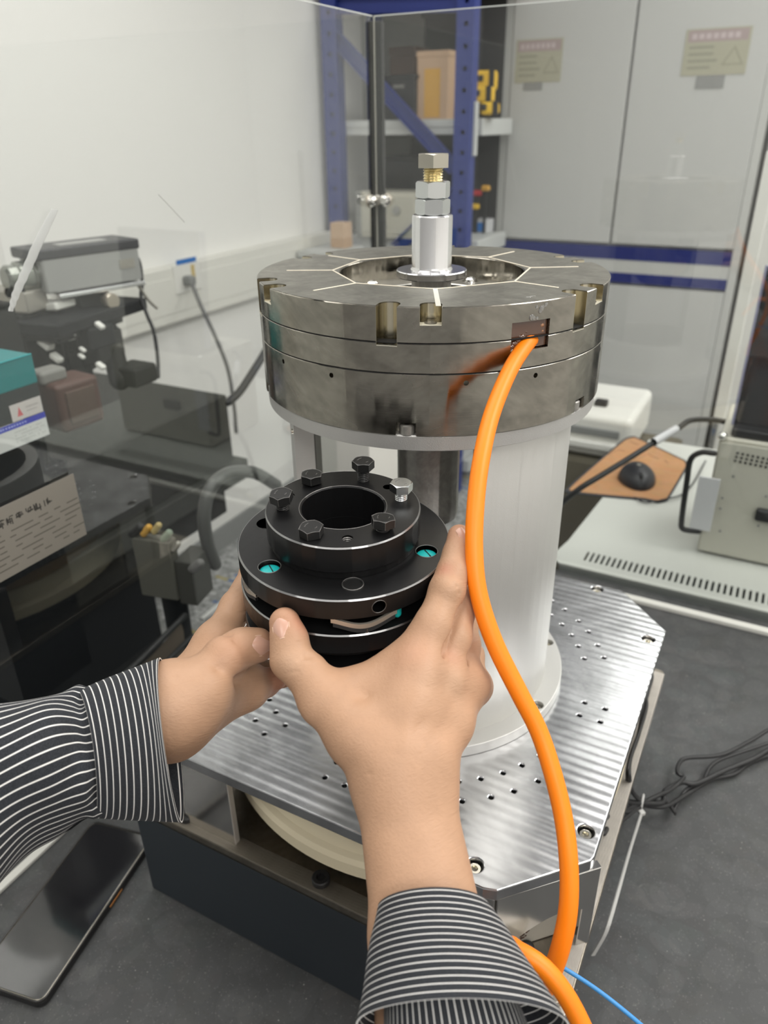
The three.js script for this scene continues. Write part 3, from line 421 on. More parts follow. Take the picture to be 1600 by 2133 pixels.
// ---------------------------------------------------------------- the black disc coupling held in both hands
const CP = V(-0.0530, 0.2874, 0.2128), CAX = V(0.0119, 1, 0.0533).normalize();      // centre of its top face, axis
{
  const u1 = new THREE.Vector3().crossVectors(CAX, V(0, 0, 1)).normalize(), v1 = new THREE.Vector3().crossVectors(u1, CAX);
  const t = thing('disc_coupling', 'black flexible disc coupling with loose hexagon bolts, held between both hands', 'coupling', CP);
  t.quaternion.setFromRotationMatrix(new THREE.Matrix4().makeBasis(u1, CAX, v1));
  const R = 0.0677, RS = 0.0485, RB = 0.0261, h = [0, -0.0174, -0.0227, -0.0364, -0.0481, -0.0619, -0.0739];
  const P = (r, d, y) => [r * Math.cos(d * Math.PI / 180), y, r * Math.sin(d * Math.PI / 180)];
  const hub = lathe([[RB + 0.0012, 0], [RS - 0.0006, 0], [RS, -0.0006], [RS, -0.0168], [RS - 0.002, -0.0185], [RS - 0.002, -0.0225], [RB, -0.0225], [RB, -0.0008], [RB + 0.0012, 0]], 160);
  const tap = (d) => cyl(0.0033, 0.0033, 0.03, ...P(0.0378, d, -0.003), 24), wide = (d, r, R1, y) => cyl(r, r, 0.03, ...P(R1, d, y), 32);
  part(t, 'hub', cut(hub, [tap(79.9), tap(-161.5), tap(-45)]), M.blackOxide);
  part(t, 'bore_wall', lathe([[RB, -0.001], [RB - 0.0004, -0.03], [RB + 0.001, -0.0315], [RB + 0.001, -0.038], [RB - 0.0006, -0.0395], [RB - 0.0006, -0.072]], 128), M.blackOxide);
  part(t, 'hub_edge', lathe([[RS - 0.00075, 0.00005], [RS - 0.0006, 0.0001], [RS + 0.00012, -0.0007], [RS - 0.0001, -0.0009]], 160), M.edgeWear);
  part(t, 'bore_edge', lathe([[RB + 0.0016, 0.00003], [RB + 0.0013, 0.0001], [RB + 0.0008, -0.0003]], 128), M.boltWear);
  const disc = (y0, y1) => lathe([[RB - 0.0006, y0], [R - 0.0006, y0], [R, y0 - 0.0006], [R, y1 + 0.0005], [R - 0.0005, y1], [RB - 0.0006, y1], [RB - 0.0006, y0]], 192);
  const rim = (y, r = R) => lathe([[r - 0.0009, y + 0.00006], [r - 0.0006, y + 0.0001], [r + 0.00012, y - 0.0007], [r - 0.0001, y - 0.0010]], 192);
  const holes = [139.2, 14.7, -101, -165, -45];
  const side = cyl(0.0042, 0.0042, 0.03, 0, 0, 0, 32).rotateZ(Math.PI / 2).translate(R, (h[2] + h[3]) / 2 - 0.0002, 0).rotateY(-67 * Math.PI / 180);
  part(t, 'upper_disc', cut(disc(h[2], h[3]), [...holes.map((d) => wide(d, 0.0068, 0.0548, h[2])), side]), M.blackOxide);
  part(t, 'disc_edge', rim(h[2]), M.edgeWear);
  part(t, 'lower_disc', disc(h[4], h[5]), M.blackOxide); part(t, 'disc_edge', rim(h[4]), M.edgeWear);
  part(t, 'end_disc', disc(h[6], h[6] - 0.006), M.blackOxide); part(t, 'disc_edge', rim(h[6]), M.edgeWear);
  part(t, 'core', lathe([[0.0255, -0.0364], [0.050, -0.0364], [0.050, -0.0481], [0.0255, -0.0481]], 96), M.matt);
  part(t, 'core', lathe([[0.0255, -0.0619], [0.055, -0.0619], [0.055, -0.0739], [0.0255, -0.0739]], 96), M.matt);
  // teal dampers seen in the wide holes and between the discs
  for (const d of [139.2, 14.7]) {
    const A = P(0.0548, d, 0), damper = part(t, 'teal_damper', new THREE.SphereGeometry(0.0066, 24, 12).scale(1, 0.25, 1).translate(A[0], h[2] - 0.0034, A[2]), M.teal);
    part(damper, 'crease', rbox(0.0006, 0.0012, 0.009, 0.0003).rotateY(0.5).translate(A[0] + 0.001, h[2] - 0.0019, A[2]), M.matt);
    part(t, 'hole_rim', new THREE.TorusGeometry(0.0069, 0.0003, 8, 40).rotateX(Math.PI / 2).translate(A[0], h[2], A[2]), M.boltWear);
  }
  part(t, 'teal_damper', rbox(0.010, 0.009, 0.005, 0.002).rotateY(-0.55).translate(...P(0.0595, 55, -0.0415)), M.teal);
  part(t, 'side_hole_rim', new THREE.TorusGeometry(0.0043, 0.00025, 8, 32).rotateY(Math.PI / 2).translate(R, (h[2] + h[3]) / 2 - 0.0002, 0).rotateY(-67 * Math.PI / 180), M.boltWear);
  part(t, 'side_hole_floor', cyl(0.0042, 0.0042, 0.001, 0, 0, 0, 24).rotateZ(Math.PI / 2).translate(R - 0.012, (h[2] + h[3]) / 2, 0).rotateY(-67 * Math.PI / 180), M.darkGap);
  // rivet head near the front edge
  const A = P(0.0527, 78.5, h[2]);
  const rv = part(t, 'rivet', lathe([[0, 0.0004], [0.0052, 0.0004], [0.0054, 0.0009], [0.0064, 0.0007], [0.0068, -0.0002]], 48).translate(...A), M.blackBolt);
  part(rv, 'rivet_rim', new THREE.TorusGeometry(0.0062, 0.0004, 8, 48).rotateX(Math.PI / 2).translate(A[0], A[1] + 0.0006, A[2]), M.boltWear);
  // copper coloured leaf springs bulging between the discs, with a small bolt end
  const leaf = (d, w) => { const g = new THREE.BufferGeometry(), pos = [], idx = [], N = 40; for (let i = 0; i <= N; i++) { const s = i / N * 2 - 1, an = (d + s * w) * Math.PI / 180, y = -0.0370 - 0.0052 * Math.pow(Math.cos(s * Math.PI / 2), 1.5), th = 0.0030; for (const [r, dy] of [[0.0655, 0], [0.0672, 0], [0.0672, -th], [0.0655, -th]]) pos.push(r * Math.cos(an), y + dy + 0.001, r * Math.sin(an)); if (i < N) for (let k = 0; k < 4; k++) { const a = i * 4 + k, b = i * 4 + (k + 1) % 4; idx.push(a, b, a + 4, b, b + 4, a + 4); } } g.setAttribute('position', new THREE.Float32BufferAttribute(pos, 3)); g.setIndex(idx); g.setAttribute('uv', new THREE.Float32BufferAttribute(new Array(pos.length / 3 * 2).fill(0), 2)); return toCreasedNormals(g, 0.6); };
  for (const d of [74, 154, -26, -120]) { part(t, 'leaf_spring', leaf(d, 17), M.spring); const l = leaf(d, 16); part(t, 'leaf_backing', l.translate(0, -0.0031, 0).scale(0.998, 1, 0.998), M.matt); }
  part(t, 'bolt_end', cyl(0.0016, 0.0016, 0.004, ...P(0.0655, 73, -0.0468), 16), M.zinc);
  // six hexagon bolts on a circle: five black, one silver, standing at different heights
  const bolt = (d, up, rot, m, wear, lean = 0) => {
    const g = new THREE.Group(), A = P(0.0378, d, 0), q = new THREE.Quaternion().setFromEuler(new THREE.Euler(lean, rot, lean * 0.7));
    const mm = M4(V(A[0], up, A[2]), q), head = part(t, 'hexagon_bolt', hexHead(0.0128, 0.0056, true, false, 0).applyMatrix4(mm), m);
    part(head, 'shank', thread(0.0041, 0.0005, 0.00125, 0.014).translate(0, -0.0139, 0).applyMatrix4(mm), wear || m);
    part(head, 'washer_face', lathe([[0.003, -0.0004], [0.0058, -0.0004], [0.0058, 0.0001], [0.003, 0.0001]], 32).applyMatrix4(mm), wear || m);
    const e = []; for (let i = 0; i < 6; i++) { const a = i * Math.PI / 3, a2 = a + Math.PI / 3, rr = 0.0128 / Math.sqrt(3) * 0.992; e.push(cappedTube([V(rr * Math.cos(a), 0.0004, rr * Math.sin(a)), V(rr * Math.cos(a), 0.0051, rr * Math.sin(a))], 0.00022, 1, 6)); e.push(tube([V(rr * Math.cos(a), 0.0051, rr * Math.sin(a)), V(0.0064 * Math.cos((a + a2) / 2), 0.00555, 0.0064 * Math.sin((a + a2) / 2)), V(rr * Math.cos(a2), 0.0051, rr * Math.sin(a2))], 0.00018, 10, 6).toNonIndexed()); }
    if (m === M.blackBolt) part(head, 'worn_edges', mergeGeometries(e.map((x) => { const y = x.index ? x.toNonIndexed() : x; return y; })).applyMatrix4(mm), M.boltWear);
    // raised grade marks on the head
    const mark = (x, z, w, r) => rbox(w, 0.0003, 0.0004, 0.0001).rotateY(r).translate(x, 0.00565, z);
    part(head, 'grade_mark', mergeGeometries([[-0.0028, -0.0022, 0.0011, 0.9], [-0.0034, -0.0010, 0.0011, 0.3], [-0.0018, -0.0030, 0.0012, 0.6], [-0.0010, -0.0036, 0.0005, 0.2], [0.0022, 0.0026, 0.0012, 0.5], [0.0030, 0.0020, 0.0012, 1.2]].map((k) => mark(...k))).applyMatrix4(mm), M.boltWear);
  };
  bolt(113, 0.0006, 0.35, M.blackBolt, M.blackBolt, 0.04); bolt(45, 0.0028, 0.75, M.blackBolt, M.blackBolt, -0.07); bolt(-18, 0.0062, 0.15, M.zinc, M.zinc); bolt(-75, 0.0085, 0.1, M.blackBolt, M.blackBolt); bolt(-129, 0.0016, 0.6, M.blackBolt, M.blackBolt); bolt(172.5, 0.0058, 0.45, M.blackBolt, M.blackBolt, 0.06);
  for (const d of [79.9, -161.5]) part(t, 'tapped_hole', thread(0.0034, 0.0006, 0.0013, 0.012).translate(...P(0.0378, d, -0.0125)), M.boltWear);
}
// ---------------------------------------------------------------- person: both hands and forearms in one body mesh, shirt sleeves as parts
// distance field helpers: round cones joined by smooth minima, meshed with surface nets
const smin = (a, b, k) => { const h = Math.max(k - Math.abs(a - b), 0) / k; return Math.min(a, b) - h * h * k * 0.25; };
function cone(p, a, ra, b, rb) {
  const bx = b.x - a.x, by = b.y - a.y, bz = b.z - a.z, px = p[0] - a.x, py = p[1] - a.y, pz = p[2] - a.z, t = clamp((px * bx + py * by + pz * bz) / (bx * bx + by * by + bz * bz), 0, 1);
  const x = px - t * bx, y = py - t * by, z = pz - t * bz; return Math.sqrt(x * x + y * y + z * z) - (ra + t * (rb - ra));
}
const J = (x, y, d, r) => { const p = at(x, y, d); p.r = r; return p; };
const chain = (js) => (p, k = 0.006) => { let d = 1e9; for (let i = 0; i + 1 < js.length; i++) { const c = cone(p, js[i], js[i].r, js[i + 1], js[i + 1].r); d = i ? smin(d, c, k) : c; } return d; };
function surfaceNets(f, lo, hi, cell) {
  const nx = Math.ceil((hi.x - lo.x) / cell), ny = Math.ceil((hi.y - lo.y) / cell), nz = Math.ceil((hi.z - lo.z) / cell), sx = nx + 1, sxy = sx * (ny + 1);
  const F = new Float32Array(sxy * (nz + 1)).fill(9), B = 6, p = [0, 0, 0];
  for (let z = 0; z <= nz; z += B) for (let y = 0; y <= ny; y += B) for (let x = 0; x <= nx; x += B) {   // skip blocks far from the surface
    p[0] = lo.x + (x + B / 2) * cell; p[1] = lo.y + (y + B / 2) * cell; p[2] = lo.z + (z + B / 2) * cell; const d = f(p);
    if (Math.abs(d) > B * cell * 1.15) { for (let k = z; k < Math.min(z + B, nz + 1); k++) for (let j = y; j < Math.min(y + B, ny + 1); j++) for (let i = x; i < Math.min(x + B, nx + 1); i++) F[i + j * sx + k * sxy] = d; continue; }
    for (let k = z; k < Math.min(z + B, nz + 1); k++) for (let j = y; j < Math.min(y + B, ny + 1); j++) for (let i = x; i < Math.min(x + B, nx + 1); i++) { p[0] = lo.x + i * cell; p[1] = lo.y + j * cell; p[2] = lo.z + k * cell; F[i + j * sx + k * sxy] = f(p); }
  }
  const id = new Int32Array(sxy * (nz + 1)).fill(-1), pos = [], idx = [], off = [0, 1, sx, sx + 1, sxy, sxy + 1, sxy + sx, sxy + sx + 1], E = [[0, 1], [2, 3], [4, 5], [6, 7], [0, 2], [1, 3], [4, 6], [5, 7], [0, 4], [1, 5], [2, 6], [3, 7]];
  for (let k = 0; k < nz; k++) for (let j = 0; j < ny; j++) for (let i = 0; i < nx; i++) {
    const o = i + j * sx + k * sxy; let m = 0; for (let c = 0; c < 8; c++) if (F[o + off[c]] < 0) m |= 1 << c; if (m === 0 || m === 255) continue;
    let X = 0, Y = 0, Z = 0, n = 0;
    for (const [a, b] of E) { if (((m >> a) & 1) === ((m >> b) & 1)) continue; const t = F[o + off[a]] / (F[o + off[a]] - F[o + off[b]]); X += (a & 1) + t * ((b & 1) - (a & 1)); Y += ((a >> 1) & 1) + t * (((b >> 1) & 1) - ((a >> 1) & 1)); Z += (a >> 2) + t * ((b >> 2) - (a >> 2)); n++; }
    id[o] = pos.length / 3; pos.push(lo.x + (i + X / n) * cell, lo.y + (j + Y / n) * cell, lo.z + (k + Z / n) * cell);
  }
  const quad = (a, b, c, d, flip) => { if (a < 0 || b < 0 || c < 0 || d < 0) return; flip ? idx.push(a, c, b, a, d, c) : idx.push(a, b, c, a, c, d); };
  for (let k = 1; k < nz; k++) for (let j = 1; j < ny; j++) for (let i = 1; i < nx; i++) {
    const o = i + j * sx + k * sxy, s = F[o] < 0;
    if (s !== F[o + 1] < 0) quad(id[o], id[o - sx], id[o - sx - sxy], id[o - sxy], !s);
    if (s !== F[o + sx] < 0) quad(id[o], id[o - sxy], id[o - sxy - 1], id[o - 1], !s);
    if (s !== F[o + sxy] < 0) quad(id[o], id[o - 1], id[o - 1 - sx], id[o - sx], !s);
  }
  const nor = new Float32Array(pos.length), e = cell * 0.6;
  for (let i = 0; i < pos.length; i += 3) {
    const q = [pos[i], pos[i + 1], pos[i + 2]], gr = (c) => { const a = q.slice(), b = q.slice(); a[c] += e; b[c] -= e; return f(a) - f(b); };
    const g = V(gr(0), gr(1), gr(2)).normalize(); nor[i] = g.x; nor[i + 1] = g.y; nor[i + 2] = g.z;
  }
  const g = new THREE.BufferGeometry(); g.setAttribute('position', new THREE.Float32BufferAttribute(pos, 3)); g.setAttribute('normal', new THREE.BufferAttribute(nor, 3)); g.setIndex(idx); return g;
}
function paint(g, base, spots) {                                 // flesh colour: warm blotches, redder tips and knuckles
  const P = g.attributes.position, col = new Float32Array(P.count * 3);
  for (let i = 0; i < P.count; i++) {
    const x = P.getX(i), y = P.getY(i), z = P.getZ(i), n = 1 + 0.10 * fbm(x * 60, y * 60, z * 60, 3) + 0.05 * fbm(x * 300, y * 300, z * 300, 2); let c = base.map((k) => k * n);
    for (const s of spots) { const d = Math.hypot(x - s.p.x, y - s.p.y, z - s.p.z) / s.r; if (d < 2.2) { const w = s.w * Math.exp(-d * d * 1.3); c = c.map((k, j) => k + (s.c[j] - k) * w); } }
    col.set(c, i * 3);
  }
  g.setAttribute('color', new THREE.BufferAttribute(col, 3)); return g;
}
const SKIN = [0.455, 0.272, 0.170], RED = [0.47, 0.165, 0.105], PALE = [0.53, 0.345, 0.235];
function bounds(js, pad) { const b = new THREE.Box3(); js.forEach((j) => b.expandByPoint(j)); b.expandByScalar(pad); return b; }

// right hand: back of the hand towards the viewer, index finger along the disc's rim, thumb on its front
const R_ = {
  wr: J(802, 1640, 0.395, 0.0146), wu: J(884, 1640, 0.401, 0.0146), er: J(843, 1960, 0.362, 0.0150), eu: J(958, 2060, 0.352, 0.0180), er2: J(880, 2400, 0.335, 0.021), eu2: J(1010, 2400, 0.335, 0.023), wr0: J(812, 1590, 0.397, 0.0152), wu0: J(880, 1585, 0.404, 0.0150),
  cmc: J(748, 1532, 0.404, 0.0146), tm: J(670, 1448, 0.416, 0.0124), ti: J(607, 1374, 0.427, 0.0112), tt: J(593, 1297, 0.4325, 0.0089), tm2: J(640, 1404, 0.422, 0.0114), tt1: J(603, 1333, 0.430, 0.0100),
  im: J(868, 1400, 0.420, 0.0122), ix: J(901, 1305, 0.430, 0.0104), ip: J(932, 1228, 0.441, 0.0099), id: J(953, 1158, 0.455, 0.0085), it: J(957, 1117, 0.463, 0.0074), iq: J(944, 1192, 0.448, 0.0091),
  mm: J(918, 1416, 0.430, 0.0116), mx: J(946, 1330, 0.440, 0.0098), mp: J(963, 1252, 0.455, 0.0096), mt: J(948, 1180, 0.487, 0.0078),
  rm: J(962, 1420, 0.443, 0.0104), rx: J(968, 1345, 0.456, 0.0090), rp: J(966, 1292, 0.472, 0.0088), rt: J(940, 1240, 0.498, 0.0078),
  pm: J(988, 1430, 0.455, 0.0088), px: J(980, 1365, 0.476, 0.0080), pt: J(935, 1305, 0.506, 0.0075),
};
{
  const k = R_, mid = J(850, 1480, 0.412, 0.0150), mid2 = J(935, 1505, 0.424, 0.0120);
  const palm = [[k.wr0, k.im], [k.wr0, k.mm], [k.wu0, k.rm], [k.wu0, k.pm], [k.wr0, k.cmc], [k.cmc, k.tm], [k.im, k.mm], [k.mm, k.rm], [k.rm, k.pm], [mid, k.im], [k.cmc, mid], [mid, mid2]];
  const web = [[J(706, 1426, 0.424, 0.0078), J(800, 1402, 0.426, 0.0082)], [J(735, 1450, 0.418, 0.0115), J(845, 1410, 0.420, 0.0105)], [J(812, 1395, 0.427, 0.0085), J(872, 1330, 0.430, 0.0080)]];
  const wrist = [[k.wr0, k.wr], [k.wu0, k.wu], [k.wr, k.er], [k.wu, k.eu], [k.er, k.er2], [k.eu, k.eu2], [J(843, 1640, 0.395, 0.0165), J(895, 1980, 0.358, 0.019)], [J(846, 1590, 0.399, 0.0160), J(843, 1640, 0.395, 0.0165)]];
  const fingers = [chain([k.cmc, k.tm, k.tm2, k.ti, k.tt1, k.tt]), chain([k.im, k.ix, k.ip, k.iq, k.id, k.it]), chain([k.mm, k.mx, k.mp, k.mt]), chain([k.rm, k.rx, k.rp, k.rt]), chain([k.pm, k.px, k.pt])];
  const tend = [[J(838, 1560, 0.3858, 0.0030), J(868, 1425, 0.4075, 0.0038)], [J(862, 1560, 0.3876, 0.0028), J(924, 1435, 0.4185, 0.0036)], [J(880, 1560, 0.392, 0.0026), J(958, 1435, 0.4335, 0.0030)]];
  const knuck = [J(880, 1411, 0.4105, 0.0058), J(936, 1421, 0.4225, 0.0056), J(995, 1424, 0.4465, 0.0064), J(934, 1228, 0.4335, 0.0048), J(655, 1480, 0.409, 0.0060)];
  const groove = [[J(641, 1364, 0.416, 0.0022), J(662, 1362, 0.414, 0.0016), 0.0022], [J(622, 1375, 0.4145, 0.0012), J(640, 1366, 0.415, 0.0012), 0.0006], [J(958, 1268, 0.438, 0.0024), J(908, 1388, 0.416, 0.0030), 0.0030], [J(977, 1300, 0.448, 0.0024), J(964, 1405, 0.430, 0.0028), 0.0030], [J(998, 1375, 0.458, 0.0022), J(998, 1415, 0.448, 0.0022), 0.0020], [J(905, 1400, 0.416, 0.003), J(912, 1450, 0.413, 0.003), 0.0010], [J(958, 1410, 0.430, 0.003), J(950, 1460, 0.424, 0.003), 0.0011], [J(700, 1500, 0.400, 0.004), J(760, 1450, 0.404, 0.004), 0.0010], [J(938, 1217, 0.4305, 0.001), J(955, 1232, 0.432, 0.001), 0.0004], [J(590, 1405, 0.413, 0.001), J(618, 1398, 0.4105, 0.001), 0.0005], [J(925, 1232, 0.431, 0.0012), J(950, 1222, 0.431, 0.0012), 0.0007], [J(930, 1243, 0.4305, 0.0012), J(953, 1236, 0.431, 0.0012), 0.0007], [J(770, 1612, 0.379, 0.0012), J(915, 1604, 0.386, 0.0012), 0.0004], [J(972, 1248, 0.447, 0.0008), J(985, 1258, 0.448, 0.0008), 0.0004]];
  const f = (p) => {
    let d = 1e9;
    for (const [a, b] of palm) d = smin(d, cone(p, a, a.r, b, b.r), 0.010);
    for (const [a, b] of wrist) d = smin(d, cone(p, a, a.r, b, b.r), 0.012);
    for (const [a, b] of web) d = smin(d, cone(p, a, a.r, b, b.r), 0.010);
    for (const [a, b] of tend) d = smin(d, cone(p, a, a.r, b, b.r), 0.005);
    for (const q of knuck) d = smin(d, Math.hypot(p[0] - q.x, p[1] - q.y, p[2] - q.z) - q.r, 0.006);
    let h = 1e9; for (const g of fingers) h = Math.min(h, smin(d, g(p, 0.005), 0.0055));
    for (const [a, b, w] of groove) { const c = cone(p, a, 0, b, 0); h += w * Math.exp(-c * c / (a.r * a.r)); }
    return h;
  };
  const all = [...Object.values(k)]; const bb = bounds(all.filter((j) => j !== k.er2 && j !== k.eu2), 0.03);
  k.f = f; k.geo = paint(surfaceNets(f, bb.min, bb.max, 0.0013), SKIN, [{ p: k.tt, r: 0.010, c: RED, w: 0.45 }, { p: J(630, 1300, 0.428, 0), r: 0.008, c: RED, w: 0.4 }, { p: J(928, 1190, 0.440, 0), r: 0.006, c: RED, w: 0.55 }, { p: k.it, r: 0.012, c: RED, w: 0.3 }, { p: J(862, 1360, 0.410, 0), r: 0.014, c: RED, w: 0.16 }, { p: J(940, 1368, 0.424, 0), r: 0.008, c: RED, w: 0.22 }, { p: J(884, 1412, 0.405, 0), r: 0.010, c: PALE, w: 0.4 }, { p: J(936, 1421, 0.418, 0), r: 0.010, c: PALE, w: 0.4 }, { p: J(608, 1380, 0.416, 0), r: 0.009, c: PALE, w: 0.5 }, { p: J(880, 1697, 0.380, 0), r: 0.0009, c: [0.25, 0.12, 0.08], w: 0.8 }, { p: J(771, 1563, 0.388, 0), r: 0.0008, c: [0.25, 0.12, 0.08], w: 0.7 }, { p: J(863, 1570, 0.386, 0), r: 0.0008, c: [0.3, 0.12, 0.08], w: 0.7 }]);
}
// left hand: cradles the disc from the left, thumb in front, fingers closed behind and below
const L_ = {
  w: J(348, 1474, 0.432, 0.0205), w2: J(352, 1482, 0.456, 0.0190), e: J(170, 1545, 0.420, 0.0195), e2: J(170, 1555, 0.440, 0.019), o: J(-160, 1640, 0.402, 0.024), o2: J(-150, 1650, 0.425, 0.023),
  cmc: J(418, 1438, 0.434, 0.0160), tm: J(468, 1372, 0.443, 0.0126), ti: J(506, 1350, 0.4525, 0.0114), tj: J(488, 1362, 0.450, 0.0114), tt: J(537, 1344, 0.4555, 0.0106),
  im: J(452, 1342, 0.482, 0.0120), ix: J(492, 1264, 0.508, 0.0104), ip: J(528, 1195, 0.552, 0.0096), it: J(600, 1140, 0.575, 0.008),
  mm: J(470, 1392, 0.488, 0.0120), mx: J(540, 1320, 0.535, 0.0098), mt: J(610, 1260, 0.57, 0.0082),
  rm: J(492, 1424, 0.484, 0.0112), rx: J(556, 1405, 0.525, 0.0092), rt: J(588, 1409, 0.500, 0.0078),
  pm: J(515, 1434, 0.474, 0.0102), px: J(552, 1424, 0.496, 0.0086), pt: J(575, 1412, 0.487, 0.0078),
};
{
  const k = L_, heel = J(360, 1512, 0.446, 0.0148);
  const palm = [[k.w, k.cmc], [k.w2, k.im], [k.w2, k.mm], [heel, k.rm], [heel, k.pm], [k.im, k.mm], [k.mm, k.rm], [k.rm, k.pm], [k.cmc, k.mm], [J(405, 1470, 0.440, 0.0165), J(470, 1428, 0.462, 0.0135)]];
  const arm = [[k.w, k.e], [k.w2, k.e2], [k.e, k.o], [k.e2, k.o2], [k.w, k.w2], [k.w, heel]];
  const fingers = [chain([k.cmc, k.tm, k.tj, k.ti, k.tt]), chain([k.im, k.ix, k.ip, k.it]), chain([k.mm, k.mx, k.mt]), chain([k.rm, k.rx, k.rt]), chain([k.pm, k.px, k.pt])];
  const groove = [[J(450, 1398, 0.429, 0.0046), J(490, 1416, 0.440, 0.0046), 0.0022], [J(490, 1416, 0.440, 0.0040), J(530, 1396, 0.452, 0.0040), 0.0024], [J(458, 1424, 0.430, 0.0016), J(500, 1424, 0.446, 0.0014), 0.0010], [J(478, 1322, 0.444, 0.0022), J(444, 1345, 0.452, 0.0022), 0.0016], [J(400, 1468, 0.416, 0.0022), J(478, 1462, 0.446, 0.0020), 0.0012], [J(405, 1480, 0.416, 0.0016), J(460, 1478, 0.44, 0.0016), 0.0007], [J(488, 1330, 0.438, 0.001), J(486, 1385, 0.4385, 0.001), 0.0005], [J(437, 1490, 0.437, 0.0012), J(500, 1440, 0.458, 0.0012), 0.0006], [J(365, 1400, 0.414, 0.002), J(372, 1540, 0.428, 0.002), 0.0004]];
  const f = (p) => {
    let d = 1e9;
    for (const [a, b] of palm) d = smin(d, cone(p, a, a.r, b, b.r), 0.013);
    for (const [a, b] of arm) d = smin(d, cone(p, a, a.r, b, b.r), 0.014);
    let h = 1e9; fingers.forEach((g, i) => { h = Math.min(h, smin(d, g(p, 0.005), i ? 0.007 : 0.0045)); });
    for (const [a, b, w] of groove) { const c = cone(p, a, 0, b, 0); h += w * Math.exp(-c * c / (a.r * a.r)); }
    return h;
  };
  const bb = bounds(Object.values(k).filter((j) => j !== k.o && j !== k.o2), 0.03);
  k.f = f; k.geo = paint(surfaceNets(f, bb.min, bb.max, 0.0013), SKIN, [{ p: J(560, 1345, 0.455, 0), r: 0.009, c: RED, w: 0.6 }, { p: k.pt, r: 0.014, c: RED, w: 0.7 }, { p: J(480, 1360, 0.440, 0), r: 0.013, c: RED, w: 0.2 }, { p: J(455, 1450, 0.44, 0), r: 0.016, c: [0.50, 0.33, 0.22], w: 0.4 }, { p: J(380, 1440, 0.415, 0), r: 0.02, c: PALE, w: 0.35 }]);
}
{
  const t = thing('person', 'person in a dark pinstriped shirt, both bare hands holding the black disc coupling', 'person', V(0, 0, 0));
  for (const g of [R_.geo, L_.geo]) { const P = g.attributes.position, u = new Float32Array(P.count * 2); for (let i = 0; i < P.count; i++) { u[2 * i] = P.getX(i) + 0.5 * P.getZ(i); u[2 * i + 1] = P.getY(i) - 0.6 * P.getZ(i); } g.setAttribute('uv', new THREE.BufferAttribute(u, 2)); }
  part(t, 'body', mergeGeometries([R_.geo, L_.geo]), M.skin);
  // finger nails: thin curved plates let into the finger ends
  const nail = (c, along, out, l, w) => {
    const z = out.clone().normalize(), y = along.clone().addScaledVector(z, -along.dot(z)).normalize(), x = new THREE.Vector3().crossVectors(y, z);
    const N = 14, pos = [], idx = [];
    for (let j = 0; j <= N; j++) for (let i = 0; i <= N; i++) { const s = i / N * 2 - 1, q = j / N * 2 - 1, sq = Math.sqrt(1 - 0.42 * q * q * (q < 0 ? 1 : 0.6)); const px = s * w * sq, py = q * l * Math.sqrt(1 - 0.30 * s * s); const pz = -w * 0.42 * s * s - 0.0010 * q * q; const P = c.clone().addScaledVector(x, px).addScaledVector(y, py).addScaledVector(z, pz); pos.push(P.x, P.y, P.z); if (i < N && j < N) { const a = j * (N + 1) + i; idx.push(a, a + 1, a + N + 1, a + 1, a + N + 2, a + N + 1); } }
    const g = new THREE.BufferGeometry(); g.setAttribute('position', new THREE.Float32BufferAttribute(pos, 3)); g.setIndex(idx); g.setAttribute('uv', new THREE.Float32BufferAttribute(new Array(pos.length / 3 * 2).fill(0), 2)); g.computeVertexNormals();
    return g;
  };
  const toEye = (p) => EYE.clone().sub(p).normalize();
  const skinAt = (f, x, y) => {                                  // the point of the skin seen in a measured direction, and its normal
    const r = ray(x, y); let d = 0.36; for (let i = 0; i < 200; i++) { const p = EYE.clone().addScaledVector(r, d), v = f([p.x, p.y, p.z]); if (v < 0.0001) break; d += Math.max(v * 0.6, 0.0001); }
    const p = EYE.clone().addScaledVector(r, d), e = 0.0025, g = (a) => f([p.x + a.x, p.y + a.y, p.z + a.z]) - f([p.x - a.x, p.y - a.y, p.z - a.z]);
    return [p, V(g(V(e, 0, 0)), g(V(0, e, 0)), g(V(0, 0, e))).normalize()];
  };
  const addNail = (f, cx, cy, tx, ty, bx, by, l, w) => {
    const [p, n] = skinAt(f, cx, cy), g = nail(p.addScaledVector(n, 0.0007), skinAt(f, tx, ty)[0].sub(skinAt(f, bx, by)[0]), n, l, w), k = part(t, 'fingernail', g, M.nail), P = g.attributes.position, N = 14, pt = (j, i) => new THREE.Vector3().fromBufferAttribute(P, j * (N + 1) + i).addScaledVector(n, -0.0002), fold = [];
    for (let j = 9; j > 0; j--) fold.push(pt(j, 0)); for (let i = 0; i <= N; i += 2) fold.push(pt(0, i)); for (let j = 1; j < 10; j++) fold.push(pt(j, N));
    part(k, 'cuticle', tube(fold, 0.00045, 60, 6), M.cuticle);
  };
  addNail(R_.f, 583, 1305, 579, 1282, 588, 1330, 0.0070, 0.0050);
  addNail(R_.f, 970, 1116, 962, 1104, 978, 1134, 0.0064, 0.0042);
  addNail(L_.f, 543, 1345, 558, 1344, 525, 1346, 0.0064, 0.0060);
  // sleeves
  const sec = (xa, ya, xb, yb, d, depth, skew = 0, skewv = null) => { const a = at(xa, ya, d), b = at(xb, yb, d), c = a.clone().add(b).multiplyScalar(0.5), v = c.clone().sub(EYE).normalize().multiplyScalar(-depth); if (skewv) v.addScaledVector(skewv, skew); return { c, u: b.clone().sub(a).multiplyScalar(0.5), v }; };
  const turned = (g, k = 1) => { const uv = g.attributes.uv; for (let i = 0; i < uv.count; i++) uv.setXY(i, uv.getX(i), uv.getY(i) * k); return g; };
  const lengthwise = (g, k = 1) => { const uv = g.attributes.uv; for (let i = 0; i < uv.count; i++) uv.setXY(i, uv.getY(i), uv.getX(i) * k); return g; };
